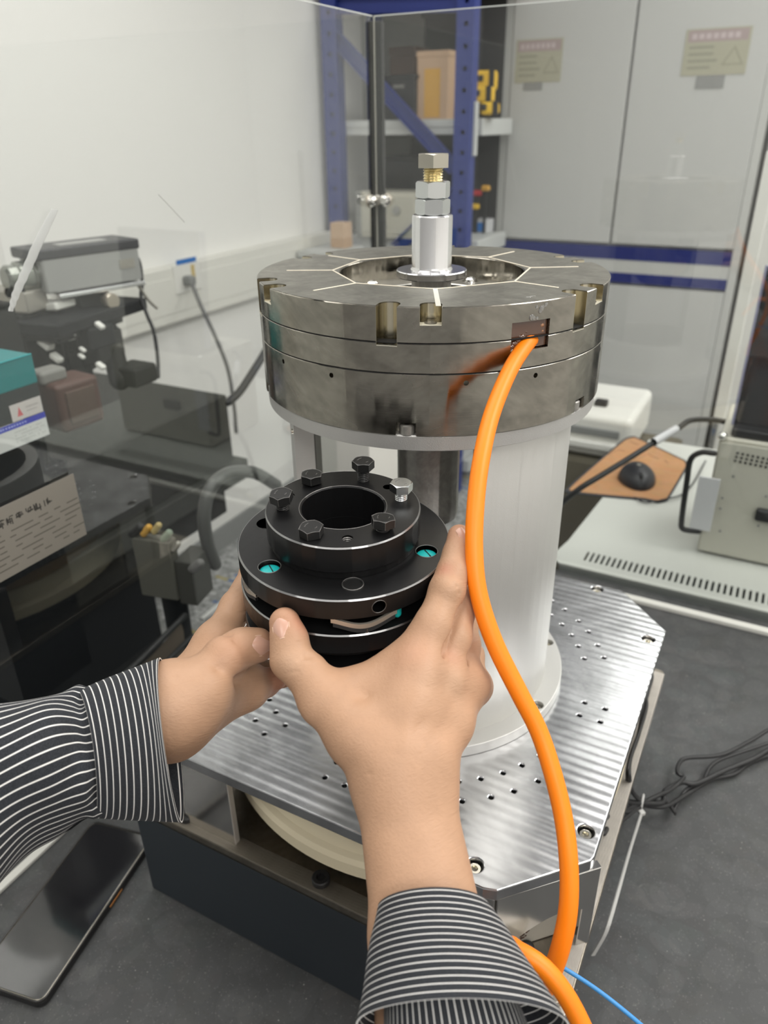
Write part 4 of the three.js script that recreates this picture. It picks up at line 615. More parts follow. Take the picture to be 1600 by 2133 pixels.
  // right sleeve: the cuff is turned back, so its stripes run round the arm and the sleeve's run along it
  const upR = UP.clone().multiplyScalar(1);
  const rc = part(t, 'shirt_cuff', turned(loft([sec(787, 1893, 1016, 1888, 0.364, 0.029, 0.0092, upR), sec(772, 1955, 1066, 1958, 0.357, 0.033, 0.011, upR), sec(760, 2045, 1128, 2050, 0.346, 0.037, 0.012, upR), sec(744, 2140, 1188, 2146, 0.334, 0.040, 0.0125, upR)], { n: 96, m: 70, thick: 0.0009, warp: (s, a, L) => 0.0006 * Math.sin(a * 3 + s * 5) * s + 0.0004 * Math.sin(s * 9 + a) }), 1.18), M.fabric);
  rc.userData.label = 'turned-back cuff with stripes round the right wrist';
  part(t, 'shirt_sleeve', lengthwise(loft([sec(800, 1960, 1010, 1965, 0.357, 0.0265, 0.008, upR), sec(800, 2100, 1085, 2105, 0.341, 0.031, 0.010, upR), sec(800, 2300, 1160, 2310, 0.325, 0.035, 0.01, upR), sec(800, 2560, 1260, 2570, 0.31, 0.042, 0.01, upR)], { n: 80, m: 50, thick: 0.0008 })), M.fabric);
  // left sleeve
  const ax = at(360, 1540, 0.425).sub(at(180, 1570, 0.415)).normalize();
  const lc = part(t, 'shirt_cuff', turned(loft([sec(162, 1440, 196, 1702, 0.418, 0.033, 0.004, ax), sec(222, 1414, 252, 1706, 0.421, 0.035, 0.004, ax), sec(282, 1391, 318, 1709, 0.424, 0.036, 0.004, ax), sec(334, 1371, 380, 1711, 0.428, 0.036, -0.004, ax)], { n: 96, m: 50, thick: 0.0009, warp: (s, a, L) => 0.0005 * Math.sin(a * 4 + 1) })), M.fabric);
  lc.userData.label = 'cuff with stripes round the left wrist';
  const wr = (s, a) => 0.0022 * Math.sin(a * 7 + 1.5 * Math.sin(s * 5)) * sstep(s, 0.45, 0.92) * (1 - sstep(s, 0.94, 1)) * (0.6 + 0.4 * Math.sin(a * 3)) + 0.0030 * Math.sin(s * 8 + a * 2.2) * sstep(s, 0.1, 0.4) * (1 - sstep(s, 0.8, 0.95)) + 0.0010 * Math.sin(s * 15 - a * 3) * (1 - sstep(s, 0.85, 0.95));
  part(t, 'shirt_sleeve', lengthwise(loft([sec(-330, 1545, -210, 2080, 0.385, 0.055), sec(-130, 1500, -60, 1905, 0.392, 0.048), sec(0, 1470, 40, 1795, 0.400, 0.042), sec(90, 1438, 128, 1745, 0.409, 0.037), sec(145, 1434, 174, 1708, 0.416, 0.033), sec(172, 1440, 198, 1698, 0.419, 0.0318), sec(215, 1432, 240, 1690, 0.423, 0.030)], { n: 140, m: 110, thick: 0.0008, warp: wr }), 0.62), M.fabric);
}
// ---------------------------------------------------------------- cables, tie, phone
{
  const pts = [[1133, 690, 0.532], [1118, 698, 0.522], [1098, 716, 0.510], [1062, 772, 0.494], [1025, 862, 0.476], [1003, 955, 0.461], [991, 1050, 0.451], [988, 1150, 0.4445], [998, 1240, 0.441], [1030, 1338, 0.439], [1080, 1440, 0.438], [1122, 1522, 0.436], [1152, 1612, 0.431], [1174, 1705, 0.426], [1185, 1800, 0.421], [1184, 1890, 0.419], [1170, 1965, 0.421], [1148, 2030, 0.427], [1118, 2090, 0.435], [1075, 2160, 0.45], [1030, 2240, 0.47]].map((q) => at(...q)); { const e = pts[pts.length - 1]; pts.push(V(e.x - 0.03, TABLE + 0.03, e.z + 0.05), V(e.x - 0.08, TABLE + 0.0058, e.z + 0.11), V(e.x - 0.16, TABLE + 0.0058, e.z + 0.16)); }
  const t = thing('orange_cable', 'long orange cable hanging from the resin port of the steel drum to the bench', 'cable', V(0, 0, 0));
  part(t, 'sheath', cappedTube(pts, 0.0054, 220, 20), M.orange);
  const d0 = at(1118, 698, 0.522), d1 = at(1108, 706, 0.516);
  part(t, 'sleeve_wrap', tube([d0, d1], 0.0058, 4, 20), M.orangePale);
  const u = [[960, 2010, 0.435], [1040, 1966, 0.410], [1082, 1983, 0.401], [1130, 2014, 0.397], [1174, 2066, 0.394], [1212, 2136, 0.392], [1250, 2230, 0.39], [1280, 2330, 0.39]].map((q) => at(...q)); { const e = u[u.length - 1]; u.push(V(e.x + 0.01, TABLE + 0.03, e.z + 0.07), V(e.x + 0.05, TABLE + 0.0056, e.z + 0.13), V(e.x + 0.14, TABLE + 0.0056, e.z + 0.16)); }
  const t2 = thing('orange_cable', 'short orange loop bending in front of the long orange cable at its foot', 'cable', V(0, 0, 0));
  part(t2, 'sheath', cappedTube(u, 0.0052, 120, 20), M.orange);
  single('thin_cable', cappedTube([[1120, 1990, 0.46], [1146, 2003, 0.455], [1180, 2020, 0.45], [1250, 2066, 0.446], [1330, 2130, 0.44], [1420, 2210, 0.44]].map((q) => at(...q)), 0.00135, 80, 10), M.blue, 'thin blue cable crossing the corner of the rotary stage base', 'cable');
}
{
  const onT = (x, y, h = 0.004) => onY(x, y, TABLE + h), loose = 'black cables on the bench beside the stage';
  const wire = (label, pts, r) => single('black_cable', cappedTube(pts, r, 120, 10), M.rubber, label, 'cable', loose);
  const tieY = 0.045;                                            // the bundle hangs from the stage rail down to the bench
  wire('upper black cable with a square bend on the dark bench, running to the right edge', [onT(1600, 1521, 0.02), onT(1555, 1548, 0.018), onT(1500, 1573, 0.016), onT(1432, 1579, 0.016), onT(1414, 1592, 0.018), onT(1412, 1612, 0.02), onT(1425, 1618, 0.02), onT(1400, 1643, 0.028), onT(1365, 1660, 0.038), onT(1337, 1674, tieY), onT(1312, 1682, 0.065), onT(1285, 1700, 0.10), onT(1258, 1736, 0.138)], 0.0025);
  wire('thickest black cable of the tied bundle beside the ribbed plate', [onT(1610, 1556, 0.012), onT(1570, 1580, 0.012), onT(1510, 1605, 0.012), onT(1450, 1632, 0.016), onT(1420, 1630, 0.02), onT(1385, 1648, 0.028), onT(1380, 1672, 0.03), onT(1337, 1673, tieY + 0.004), onT(1310, 1670, 0.07), onT(1285, 1663, 0.11), onT(1262, 1660, 0.138)], 0.0030);
  wire('black cable whose free bend points down at the dark bench near the white tie', [onT(1610, 1545, 0.016), onT(1560, 1562, 0.014), onT(1500, 1583, 0.012), onT(1478, 1600, 0.01), onT(1462, 1630, 0.01), onT(1430, 1645, 0.012), onT(1405, 1686, 0.014), onT(1407, 1694, 0.013), onT(1385, 1670, 0.026), onT(1337, 1680, tieY), onT(1308, 1700, 0.075), onT(1280, 1722, 0.115), onT(1254, 1734, 0.138)], 0.0022);
  wire('black cable lying lowest in the bundle behind the white cable tie', [onT(1610, 1570, 0.006), onT(1560, 1590, 0.005), onT(1530, 1612, 0.005), onT(1480, 1625, 0.006), onT(1430, 1655, 0.012), onT(1385, 1680, 0.026), onT(1337, 1678, tieY - 0.005), onT(1310, 1690, 0.07), onT(1283, 1690, 0.11), onT(1258, 1706, 0.138)], 0.0026);
  wire('black cable rising from the tied bundle along the right side of the ribbed plate', [onT(1365, 1664, 0.036), onT(1337, 1668, tieY + 0.003), onT(1318, 1650, 0.09), onT(1311, 1618, 0.14), onT(1313, 1580, 0.141), onT(1330, 1530, 0.141), onT(1340, 1480, 0.142), onT(1350, 1440, 0.142), onT(1358, 1412, 0.142), onT(1356, 1398, 0.142)], 0.0022);
  wire('second black cable twisting up along the right side of the ribbed plate', [onT(1360, 1668, 0.034), onT(1335, 1665, tieY + 0.001), onT(1312, 1640, 0.11), onT(1307, 1610, 0.142), onT(1316, 1570, 0.144), onT(1335, 1515, 0.144), onT(1347, 1470, 0.144), onT(1343, 1440, 0.143), onT(1350, 1405, 0.142)], 0.0020);
  const t = thing('cable_tie', 'white nylon cable tie round the black cable bundle, its long tail on the bench', 'cable tie', V(0, 0, 0));
  const c = onT(1337, 1674, tieY); const loop = [];
  for (let i = 0; i <= 20; i++) { const a = i / 20 * 2 * Math.PI; loop.push(c.clone().addScaledVector(V(-0.35, 0, 0.94), 0.0085 * Math.cos(a)).addScaledVector(V(0, 1, 0), 0.0095 * Math.sin(a) + 0.001)); }
  const strap = (pts, w, th, n = 60) => { const cv = new THREE.CatmullRomCurve3(pts), pos = [], idx = []; for (let i = 0; i <= n; i++) { const p = cv.getPoint(i / n), tg = cv.getTangent(i / n), s = new THREE.Vector3().crossVectors(tg, V(0.35, 0.35, 0.87)).normalize(), u = new THREE.Vector3().crossVectors(s, tg).normalize(); for (const [x, y] of [[-w, -th], [w, -th], [w, th], [-w, th]]) { const q = p.clone().addScaledVector(s, x).addScaledVector(u, y); pos.push(q.x, q.y, q.z); } if (i < n) for (let k = 0; k < 4; k++) { const a = i * 4 + k, b = i * 4 + (k + 1) % 4; idx.push(a, a + 4, b, b, a + 4, b + 4); } } const g = new THREE.BufferGeometry(); g.setAttribute('position', new THREE.Float32BufferAttribute(pos, 3)); g.setIndex(idx); g.setAttribute('uv', new THREE.Float32BufferAttribute(new Array(pos.length / 3 * 2).fill(0), 2)); return toCreasedNormals(g, 0.6); };
  part(t, 'loop', new THREE.TubeGeometry(new THREE.CatmullRomCurve3(loop.slice(0, 20), true), 60, 0.0016, 6, true), M.tie);
  const hd = onT(1337, 1693, tieY + 0.004);
  part(t, 'head', rbox(0.0062, 0.0046, 0.0058, 0.001).rotateY(0.4).translate(hd.x, hd.y, hd.z), M.tie);
  part(t, 'tail', strap([hd, onT(1328, 1722, 0.052), onT(1310, 1780, 0.058), onT(1290, 1850, 0.058), onT(1268, 1925, 0.046), onT(1260, 1946, 0.036), onT(1235, 1990, 0.004)], 0.0021, 0.0006), M.tie);
}
{
  // phone lying on the bench, screen up
  const top = TABLE + 0.0098, c1 = onY(187, 1717, top), c2 = onY(0, 1960, top), dir = c2.clone().sub(c1).normalize(), side = new THREE.Vector3().crossVectors(V(0, 1, 0), dir).normalize(), w = 0.082, l = 0.194;
  const pos = c1.clone().addScaledVector(dir, l / 2 - 0.006).addScaledVector(side, w / 2); pos.y = TABLE + 0.0002;
  const t = thing('smartphone', 'black smartphone in a dark case lying face up on the bench', 'phone', pos); t.rotation.y = Math.atan2(dir.x, dir.z);
  const rr = (W2, L2, r) => { const s = new THREE.Shape(), x = W2 / 2, y = L2 / 2; s.moveTo(-x + r, -y); s.lineTo(x - r, -y); s.quadraticCurveTo(x, -y, x, -y + r); s.lineTo(x, y - r); s.quadraticCurveTo(x, y, x - r, y); s.lineTo(-x + r, y); s.quadraticCurveTo(-x, y, -x, y - r); s.lineTo(-x, -y + r); s.quadraticCurveTo(-x, -y, -x + r, -y); return s; };
  const hole = rr(w - 0.0034, l - 0.0034, 0.0095); const cs = rr(w, l, 0.011);
  part(t, 'case_back', extrude(cs, 0.0075, 0.0014), M.black);
  const fr = rr(w, l, 0.011); fr.holes.push(new THREE.Path(hole.getPoints(12)));
  part(t, 'case_rim', extrude(fr, 0.0036, 0.0006).translate(0, 0.0066, 0), M.caseRim);
  part(t, 'metal_frame', extrude(rr(w - 0.003, l - 0.003, 0.0095), 0.0022, 0.0009).translate(0, 0.0072, 0), M.phoneFrame);
  part(t, 'screen', extrude(rr(w - 0.0052, l - 0.0050, 0.009), 0.0012, 0.0005).translate(0, 0.0085, 0), M.glassBlack);
  part(t, 'side_button', rbox(0.0012, 0.0022, 0.022, 0.0005, w / 2 + 0.0002, 0.0042, -0.02), M.copperEdge);
}

// ---------------------------------------------------------------- acrylic enclosure round the stage
{
  const a = -0.375, b = -0.604, top = 0.645, t = thing('acrylic_enclosure', 'clear acrylic enclosure with a black corner post and bright screws behind the stage', 'enclosure', glo(a, TABLE, b), PHI);
  const Hh = top - TABLE;
  part(t, 'left_panel', span(-0.0025, -0.0024, 0.002, Hh, 0.0, 1.35).translate(0, 0, 0), M.acrylic);
  part(t, 'back_panel', span(0.0, 1.35, 0.002, Hh, -0.0025, -0.0024), M.acrylic);
  part(t, 'corner_post', mergeGeometries([span(-0.013, -0.001, 0.0, Hh - 0.006, -0.014, -0.004, 0.001), span(0.001, 0.011, 0, Hh - 0.006, -0.014, -0.004, 0.001)]), M.black);
  part(t, 'post_edge', span(-0.0008, 0.0008, 0.002, Hh, -0.0035, -0.0005), M.acrylicPost);
  part(t, 'top_edge', span(-0.0032, -0.0017, Hh - 0.0006, Hh + 0.0006, 0, 1.35), M.acrylicEdge); part(t, 'top_edge', span(0, 1.35, Hh - 0.0006, Hh + 0.0006, -0.0032, -0.0017), M.acrylicEdge);
  part(t, 'bottom_strip', span(0.002, 0.012, 0.0003, 0.005, 0.03, 1.33, 0.001), M.benchEdge); part(t, 'bottom_strip', span(0.25, 1.33, 0.0003, 0.008, 0.020, 0.034, 0.001), M.benchEdge);
  const yk = 0.39 - TABLE;
  for (const [x, z, r] of [[-0.001, 0.020, 0.0], [0.020, 0.002, Math.PI / 2]]) {
    const s = part(t, 'panel_screw', lathe([[0, 0.011], [0.005, 0.011], [0.0072, 0.009], [0.0072, 0.004], [0.0095, 0.0035], [0.0095, 0], [0, 0]], 24).rotateX(r ? Math.PI / 2 : 0).rotateZ(r ? 0 : -Math.PI / 2).translate(x, yk, z), M.chrome);
    part(s, 'collar', new THREE.TorusGeometry(0.0085, 0.0018, 8, 24).rotateY(r ? 0 : Math.PI / 2).translate(x, yk, z), M.knob);
  }
  part(t, 'hinge', rbox(0.010, 0.016, 0.008, 0.003, 0.004, yk, 0.003), M.mattSteel);
  // scratches and a smear of glue on the left panel
  const sc = (pts, r) => part(t, 'scratch', tube(pts.map(([x, y]) => { const q = onA(x, y, a - 0.0018); return V(0.0008, q.y - TABLE, q.z - b); }), r, 24, 5), M.scratchDark);
  sc([[326, 405], [352, 432], [381, 463]], 0.0003);
  const smear = [[18, 648], [30, 610], [52, 560], [78, 500], [110, 436]].map(([x, y], i) => { const q = onA(x, y, a - 0.0015); return { q: V(0.0012, q.y - TABLE, q.z - b), w: [0.0022, 0.0042, 0.0050, 0.0052, 0.0038][i] }; });
  part(t, 'glue_smear', loft(smear.map(({ q, w }) => ({ c: q, u: V(0, 0.25 * w, w), v: V(0.0006, 0, 0) })), { n: 12, m: 40, warp: (s, th, L) => 0.0006 * Math.sin(s * 60 + th * 3) * (1 - s) }), M.smear);
}
// ---------------------------------------------------------------- things beyond the enclosure
const GP = (a, y, b) => glo(a, y, b);
// control console with vent slots, seen through the back panel
{
  const top = -0.228, q0 = loc(onY(1165, 1172, top)), b0 = q0.z, a0 = q0.x - 0.02, t = thing('control_console', 'pale grey console top with a row of dark vent slots', 'console', GP(a0, top - 0.06, b0), PHI);
  const back = loc(onY(1290, 905, top)).z - b0, A = 0.75;
  const s = shapeOf([[0.02, 0], [A, 0], [A, back], [0.055, back], [0.012, -0.09], [0, -0.02]]);
  const p0 = loc(onY(1222, 1158, top)), p1 = loc(onY(1590, 1246, top)), n = 31;
  for (let i = 0; i < n + 8; i++) { const x = lerp(p0.x, p1.x, i / (n - 1)) - a0, z = lerp(p0.z, p1.z, i / (n - 1)) - b0, w = 0.0022, l = 0.0175; const h = new THREE.Path(); h.moveTo(x - w, z - l); h.lineTo(x + w, z - l); h.lineTo(x + w, z + l); h.lineTo(x - w, z + l); h.closePath(); s.holes.push(h); }
  part(t, 'top', extrude(s, 0.003, 0.0004).translate(0, 0.057, 0), M.paleGrey);
  part(t, 'front_panel', rbox(A - 0.02, 0.052, 0.004, 0.001, A / 2 + 0.01, 0.030, -0.002), M.midGrey);
  part(t, 'inner_tray', box(A - 0.06, 0.02, 0.12, A / 2 + 0.03, 0.03, -0.07), M.darkGreen);
  for (const [lx, lz] of [[0.06, -0.04], [A - 0.05, -0.04], [0.12, back + 0.04], [A - 0.05, back + 0.04]]) part(t, 'leg', box(0.03, top - 0.06 - FLOOR, 0.03, lx, -(top - 0.06 - FLOOR) / 2, lz), M.midGrey);
  // mouse pad and mouse on the console
  const padY = top + 0.0035, P = (x, y) => loc(onY(x, y, padY));
  const mp = [P(1176, 1022), P(1298, 915), P(1322, 908), P(1428, 958), P(1432, 972), P(1392, 1040), P(1372, 1046), P(1340, 1040)].map((v) => [v.x, v.z]);
  const mpo = mp.map(([x, z]) => [x, z]), m0 = [mp.reduce((s2, v) => s2 + v[0], 0) / mp.length, mp.reduce((s2, v) => s2 + v[1], 0) / mp.length];
  const pad = thing('mouse_pad', 'tan mouse pad with dark edge under the black mouse', 'mouse pad', GP(m0[0], top, m0[1]), PHI);
  const sh = new THREE.Shape(new THREE.CatmullRomCurve3(mpo.map(([x, z]) => V(x - m0[0], z - m0[1], 0)), true, 'catmullrom', 0.12).getPoints(80).map((v) => new THREE.Vector2(v.x, v.y)));
  part(pad, 'base', extrude(sh, 0.003, 0.0005), M.padEdge);
  const inner = sh.getPoints().map((v) => [v.x * 0.945, v.y * 0.945]); const face = part(pad, 'face', extrude(shapeOf(inner), 0.0008).translate(0, 0.0028, 0), M.padFace);
  const stroke = (pts) => tube(pts.map(([x, y]) => { const v = loc(onY(x, y, padY)); return V(v.x - m0[0], 0.0038, v.z - m0[1]); }), 0.0006, 16, 5);
  for (const pts of [[[1268, 948], [1285, 938], [1302, 940]], [[1290, 965], [1310, 958], [1330, 955], [1345, 948]], [[1350, 945], [1362, 952], [1372, 955]], [[1385, 958], [1392, 966]], [[1312, 920], [1330, 926]]]) part(face, 'printed_stroke', stroke(pts), M.padInk);
  const mc = loc(onY(1326, 1000, padY)), mt = thing('computer_mouse', 'black computer mouse with a small silver dot', 'mouse', GP(mc.x, padY + 0.001, mc.z), PHI + 0.35); mt.scale.setScalar(1.12);
  const body = new THREE.SphereGeometry(1, 40, 24).scale(0.033, 0.034, 0.053); { const Q = body.attributes.position; for (let i = 0; i < Q.count; i++) { if (Q.getY(i) < 0) Q.setY(i, 0); const z = Q.getZ(i) / 0.053; Q.setX(i, Q.getX(i) * (1 + 0.12 * (1 - Math.abs(z)))); } body.computeVertexNormals(); }
  part(mt, 'shell', body, M.mouseBlack); part(mt, 'button_gap', tube([V(0, 0.0305, 0.018), V(0, 0.026, 0.034), V(0, 0.016, 0.047)], 0.0009, 16, 6), M.darkGap); part(mt, 'wheel', new THREE.TorusGeometry(0.006, 0.003, 8, 24).rotateY(Math.PI / 2).translate(0, 0.022, 0.034), M.rubber); part(mt, 'silver_dot', cyl(0.0042, 0.0042, 0.0016, 0, 0.0336, 0.002, 20), M.mattSteel);
  single('mouse_cable', cappedTube([[1322, 1036], [1345, 1047], [1385, 1040], [1420, 1030], [1445, 1005], [1470, 960]].map(([x, y], i) => onY(x, y, top + 0.004 + i * 0.001)), 0.0018, 50, 8), M.padEdge, 'grey mouse cable curling past the mouse pad', 'cable');
  // beige instrument with a black handle on the console
  const f0 = loc(onY(1450, 1150, top)), inst = thing('beige_instrument', 'beige instrument box with a black carrying handle and punched vents', 'instrument', GP(f0.x, top, f0.z), PHI);
  const hy = onB(1492, 915, f0.z).y - top, iw = 0.30;
  part(inst, 'case', rbox(iw, hy, 0.20, 0.004, iw / 2, hy / 2 + 0.004, -0.104), M.beige); part(inst, 'front_panel', rbox(iw - 0.006, hy - 0.01, 0.004, 0.001, iw / 2, hy / 2 + 0.002, 0), M.beigePanel);
  const S = (x, y) => { const q = onB(x, y, f0.z); return [q.x - f0.x, q.y - top]; };
  for (let j = 0; j < 3; j++) for (let i = 0; i < 9; i++) { const [x, y] = S(1537 + i * 10.6 - j * 2.5, 943 + i * 2.2 + j * 8); part(inst, 'vent_hole', rbox(0.0042, 0.0042, 0.002, 0.0008, x, y, 0.0022), M.darkGap); }
  for (const [x, y] of [[1528, 991], [1505, 1036], [1501, 1058], [1500, 1105], [1596, 1033], [1580, 1094]]) { const [X, Y] = S(x, y); part(inst, 'panel_screw', cyl(0.0022, 0.0022, 0.002, 0, 0, 0, 14).rotateX(Math.PI / 2).translate(X, Y, 0.0025), M.midGrey); }
  { const [X, Y] = S(1583, 1068); part(inst, 'front_grip', rbox(0.05, 0.024, 0.014, 0.005, X + 0.018, Y, 0.008), M.black); }
  { const h = [S(1489, 942), S(1462, 940), S(1440, 955), S(1432, 1000), S(1421, 1080), S(1422, 1097), S(1435, 1102), S(1457, 1104)].map(([x, y]) => V(x, y, 0.006)); part(inst, 'carrying_handle', cappedTube(h, 0.0052, 90, 12), M.black); }
  part(inst, 'top_knob', new THREE.SphereGeometry(0.008, 20, 14).translate(0.004, hy + 0.006, -0.004), M.chrome);
  single('white_card', rbox(0.036, 0.105, 0.004, 0.001), M.lilacWhite, 'small white card standing left of the beige instrument', 'card', null, at(1468, 1050, 1.36), PHI);
  // dark glossy screen standing on the instrument
  const s0 = onB(1510, 905, f0.z - 0.02), scr = thing('dark_screen', 'dark glossy screen standing on the beige instrument', 'screen', GP(s0.x, top + hy + 0.006, f0.z - 0.06), PHI);
  part(scr, 'foot', rbox(0.24, 0.014, 0.10, 0.003, 0.13, 0.007, 0), M.black); part(scr, 'panel', rbox(0.26, 0.27, 0.014, 0.003).rotateX(-0.10).translate(0.14, 0.145, 0), M.glassBlack); part(scr, 'side_edge', rbox(0.004, 0.27, 0.02, 0.001).rotateX(-0.10).translate(0.008, 0.145, 0), M.lilac);
  single('white_pole', span(-0.012, 0.012, -0.2, 0.35, -0.012, 0.012, 0.002), M.whiteCase, 'pale upright edge strip beside the dark screen', 'post', null, at(1535, 690, 1.62), PHI);
  const pc = thing('power_cable', 'thick black cable with a white tag running to the dark screen', 'cable', V(0, 0, 0));
  part(pc, 'sheath', cappedTube([[1508, 878, 1.42], [1480, 874, 1.41], [1438, 876, 1.40], [1412, 893, 1.39], [1362, 922, 1.37], [1310, 955, 1.34], [1250, 992, 1.32], [1205, 1020, 1.32], [1160, 1060, 1.35], [1120, 1130, 1.39]].map((q) => at(...q)), 0.0052, 120, 10), M.rubber);
  part(pc, 'white_tag', tube([at(1410, 893, 1.385), at(1386, 907, 1.378), at(1362, 921, 1.366)], 0.0075, 12, 10), M.lilacWhite);
}
{
  const t = thing('pale_box', 'pale upright box behind the column, seen through its window', 'box', GP(-0.372, TABLE + 0.0005, -0.505), PHI);
  part(t, 'body', rbox(0.118, 0.29, 0.11, 0.002, 0, 0.145, 0), M.whiteCase); part(t, 'lid', rbox(0.120, 0.03, 0.112, 0.002, 0, 0.28, 0), M.whiteCase);
}
// printer behind the console and the brown side panel below it
{
  const D = 2.02, q = loc(at(1190, 868, D)), t = thing('printer', 'white printer with a black latch in front of the grey cabinet', 'printer', GP(q.x - 0.12, q.y - 0.10, q.z - 0.16), PHI);
  part(t, 'body', rbox(0.30, 0.12, 0.30, 0.02, 0.13, 0.05, 0), M.whiteCase); part(t, 'paper_slot', rbox(0.25, 0.022, 0.02, 0.004, 0.125, 0.065, 0.148), M.midGrey); part(t, 'latch', rbox(0.035, 0.03, 0.03, 0.005, 0.175, 0.11, 0.06), M.black); part(t, 'front_lip', rbox(0.26, 0.022, 0.03, 0.006, 0.12, 0.030, 0.155), M.whiteCase); part(t, 'roller', rbox(0.05, 0.03, 0.03, 0.01, 0.262, 0.025, 0.155), M.matt);
  const p = loc(at(1200, 960, 1.92)); const k = thing('brown_stand', 'plain brown stand under the white printer', 'stand', GP(p.x - 0.16, FLOOR, p.z - 0.24), PHI);
  part(k, 'front_panel', box(0.36, q.y - 0.115 - FLOOR, 0.02, 0.19, (q.y - 0.115 - FLOOR) / 2, 0.12), M.oldBrown); part(k, 'side_panel', box(0.02, q.y - 0.115 - FLOOR, 0.28, 0.36, (q.y - 0.115 - FLOOR) / 2, -0.02), M.oldBrown); part(k, 'shelf', box(0.36, 0.02, 0.28, 0.18, q.y - 0.122 - FLOOR, -0.02), M.oldBrown);
}
// grey steel cabinet: two upper doors above a blue striped waist, lower doors
{
  const b = -2.56, X = (x, y) => onB(x, y, b), aL = X(1042, 300).x, aR = X(1583, 330).x, mid = X(1302, 250).x, yw0 = X(1270, 512).y, t = thing('steel_cabinet', 'tall grey steel cabinet with navy blue waist stripes and warning labels', 'cabinet', GP(aL, FLOOR, b - 0.4), PHI);
  const hh = 1.95, w = aR - aL, m = mid - aL, yw = yw0 - FLOOR;
  part(t, 'carcass', mergeGeometries([box(w, hh, 0.36, w / 2, hh / 2, 0.2)]), M.cabinet);
  part(t, 'side_frame', box(0.028, hh, 0.02, 0.014, hh / 2, 0.392), M.cabinetEdge); part(t, 'side_frame', box(0.028, hh, 0.02, w - 0.014, hh / 2, 0.392), M.cabinetEdge);
  const s0 = X(1400, 519), s1 = X(1400, 547), s2 = X(1400, 575), s3 = X(1400, 596), Y = (v) => v.y - FLOOR;
  part(t, 'upper_door', rbox(m - 0.034, hh - Y(s0) - 0.04, 0.02, 0.003, 0.030 + (m - 0.034) / 2, (hh + Y(s0)) / 2 - 0.01, 0.395), M.cabinet);
  part(t, 'upper_door', rbox(w - m - 0.034, hh - Y(s0) - 0.04, 0.02, 0.003, m + 0.004 + (w - m - 0.034) / 2, (hh + Y(s0)) / 2 - 0.01, 0.395), M.cabinet);
  part(t, 'blue_stripe', box(w - 0.06, Y(s0) - Y(s1), 0.016, w / 2, (Y(s0) + Y(s1)) / 2, 0.398), M.navy); part(t, 'blue_stripe', box(w - 0.06, Y(s2) - Y(s3), 0.016, w / 2, (Y(s2) + Y(s3)) / 2, 0.398), M.navy); part(t, 'waist_rail', box(w - 0.06, Y(s1) - Y(s2), 0.014, w / 2, (Y(s1) + Y(s2)) / 2, 0.397), M.cabinetEdge);
  part(t, 'lower_door', rbox(m - 0.034, Y(s3) - 0.06, 0.02, 0.003, 0.030 + (m - 0.034) / 2, Y(s3) / 2 + 0.02, 0.393), M.cabinet); part(t, 'lower_door', rbox(w - m - 0.034, Y(s3) - 0.06, 0.02, 0.003, m + 0.004 + (w - m - 0.034) / 2, Y(s3) / 2 + 0.02, 0.393), M.cabinet);
  const sticker = (x0, y0, x1, y1, mat, z = 0.4062) => { const A = X(x0, y0), B = X(x1, y1); return box(Math.abs(B.x - A.x), Math.abs(A.y - B.y), 0.001, (A.x + B.x) / 2 - aL, (A.y + B.y) / 2 - FLOOR, z); };
  part(t, 'warning_label', sticker(1432, 62, 1552, 154), M.warning); part(t, 'warning_label', sticker(1078, 84, 1168, 170), M.warning);
  part(t, 'grey_tag', sticker(1452, 158, 1507, 184), M.tag); part(t, 'grey_tag', sticker(1092, 172, 1130, 188), M.tag);
  const g2 = thing('wall_cupboard', 'pale cupboard standing right of the grey steel cabinet', 'cupboard', GP(aR + 0.035, FLOOR, b - 0.38), PHI);
  part(g2, 'carcass', box(0.5, 1.95, 0.36, 0.25, 0.975, 0.18), M.whiteCase); part(g2, 'door', rbox(0.49, 1.9, 0.02, 0.003, 0.25, 0.975, 0.37), M.whiteCase);
}
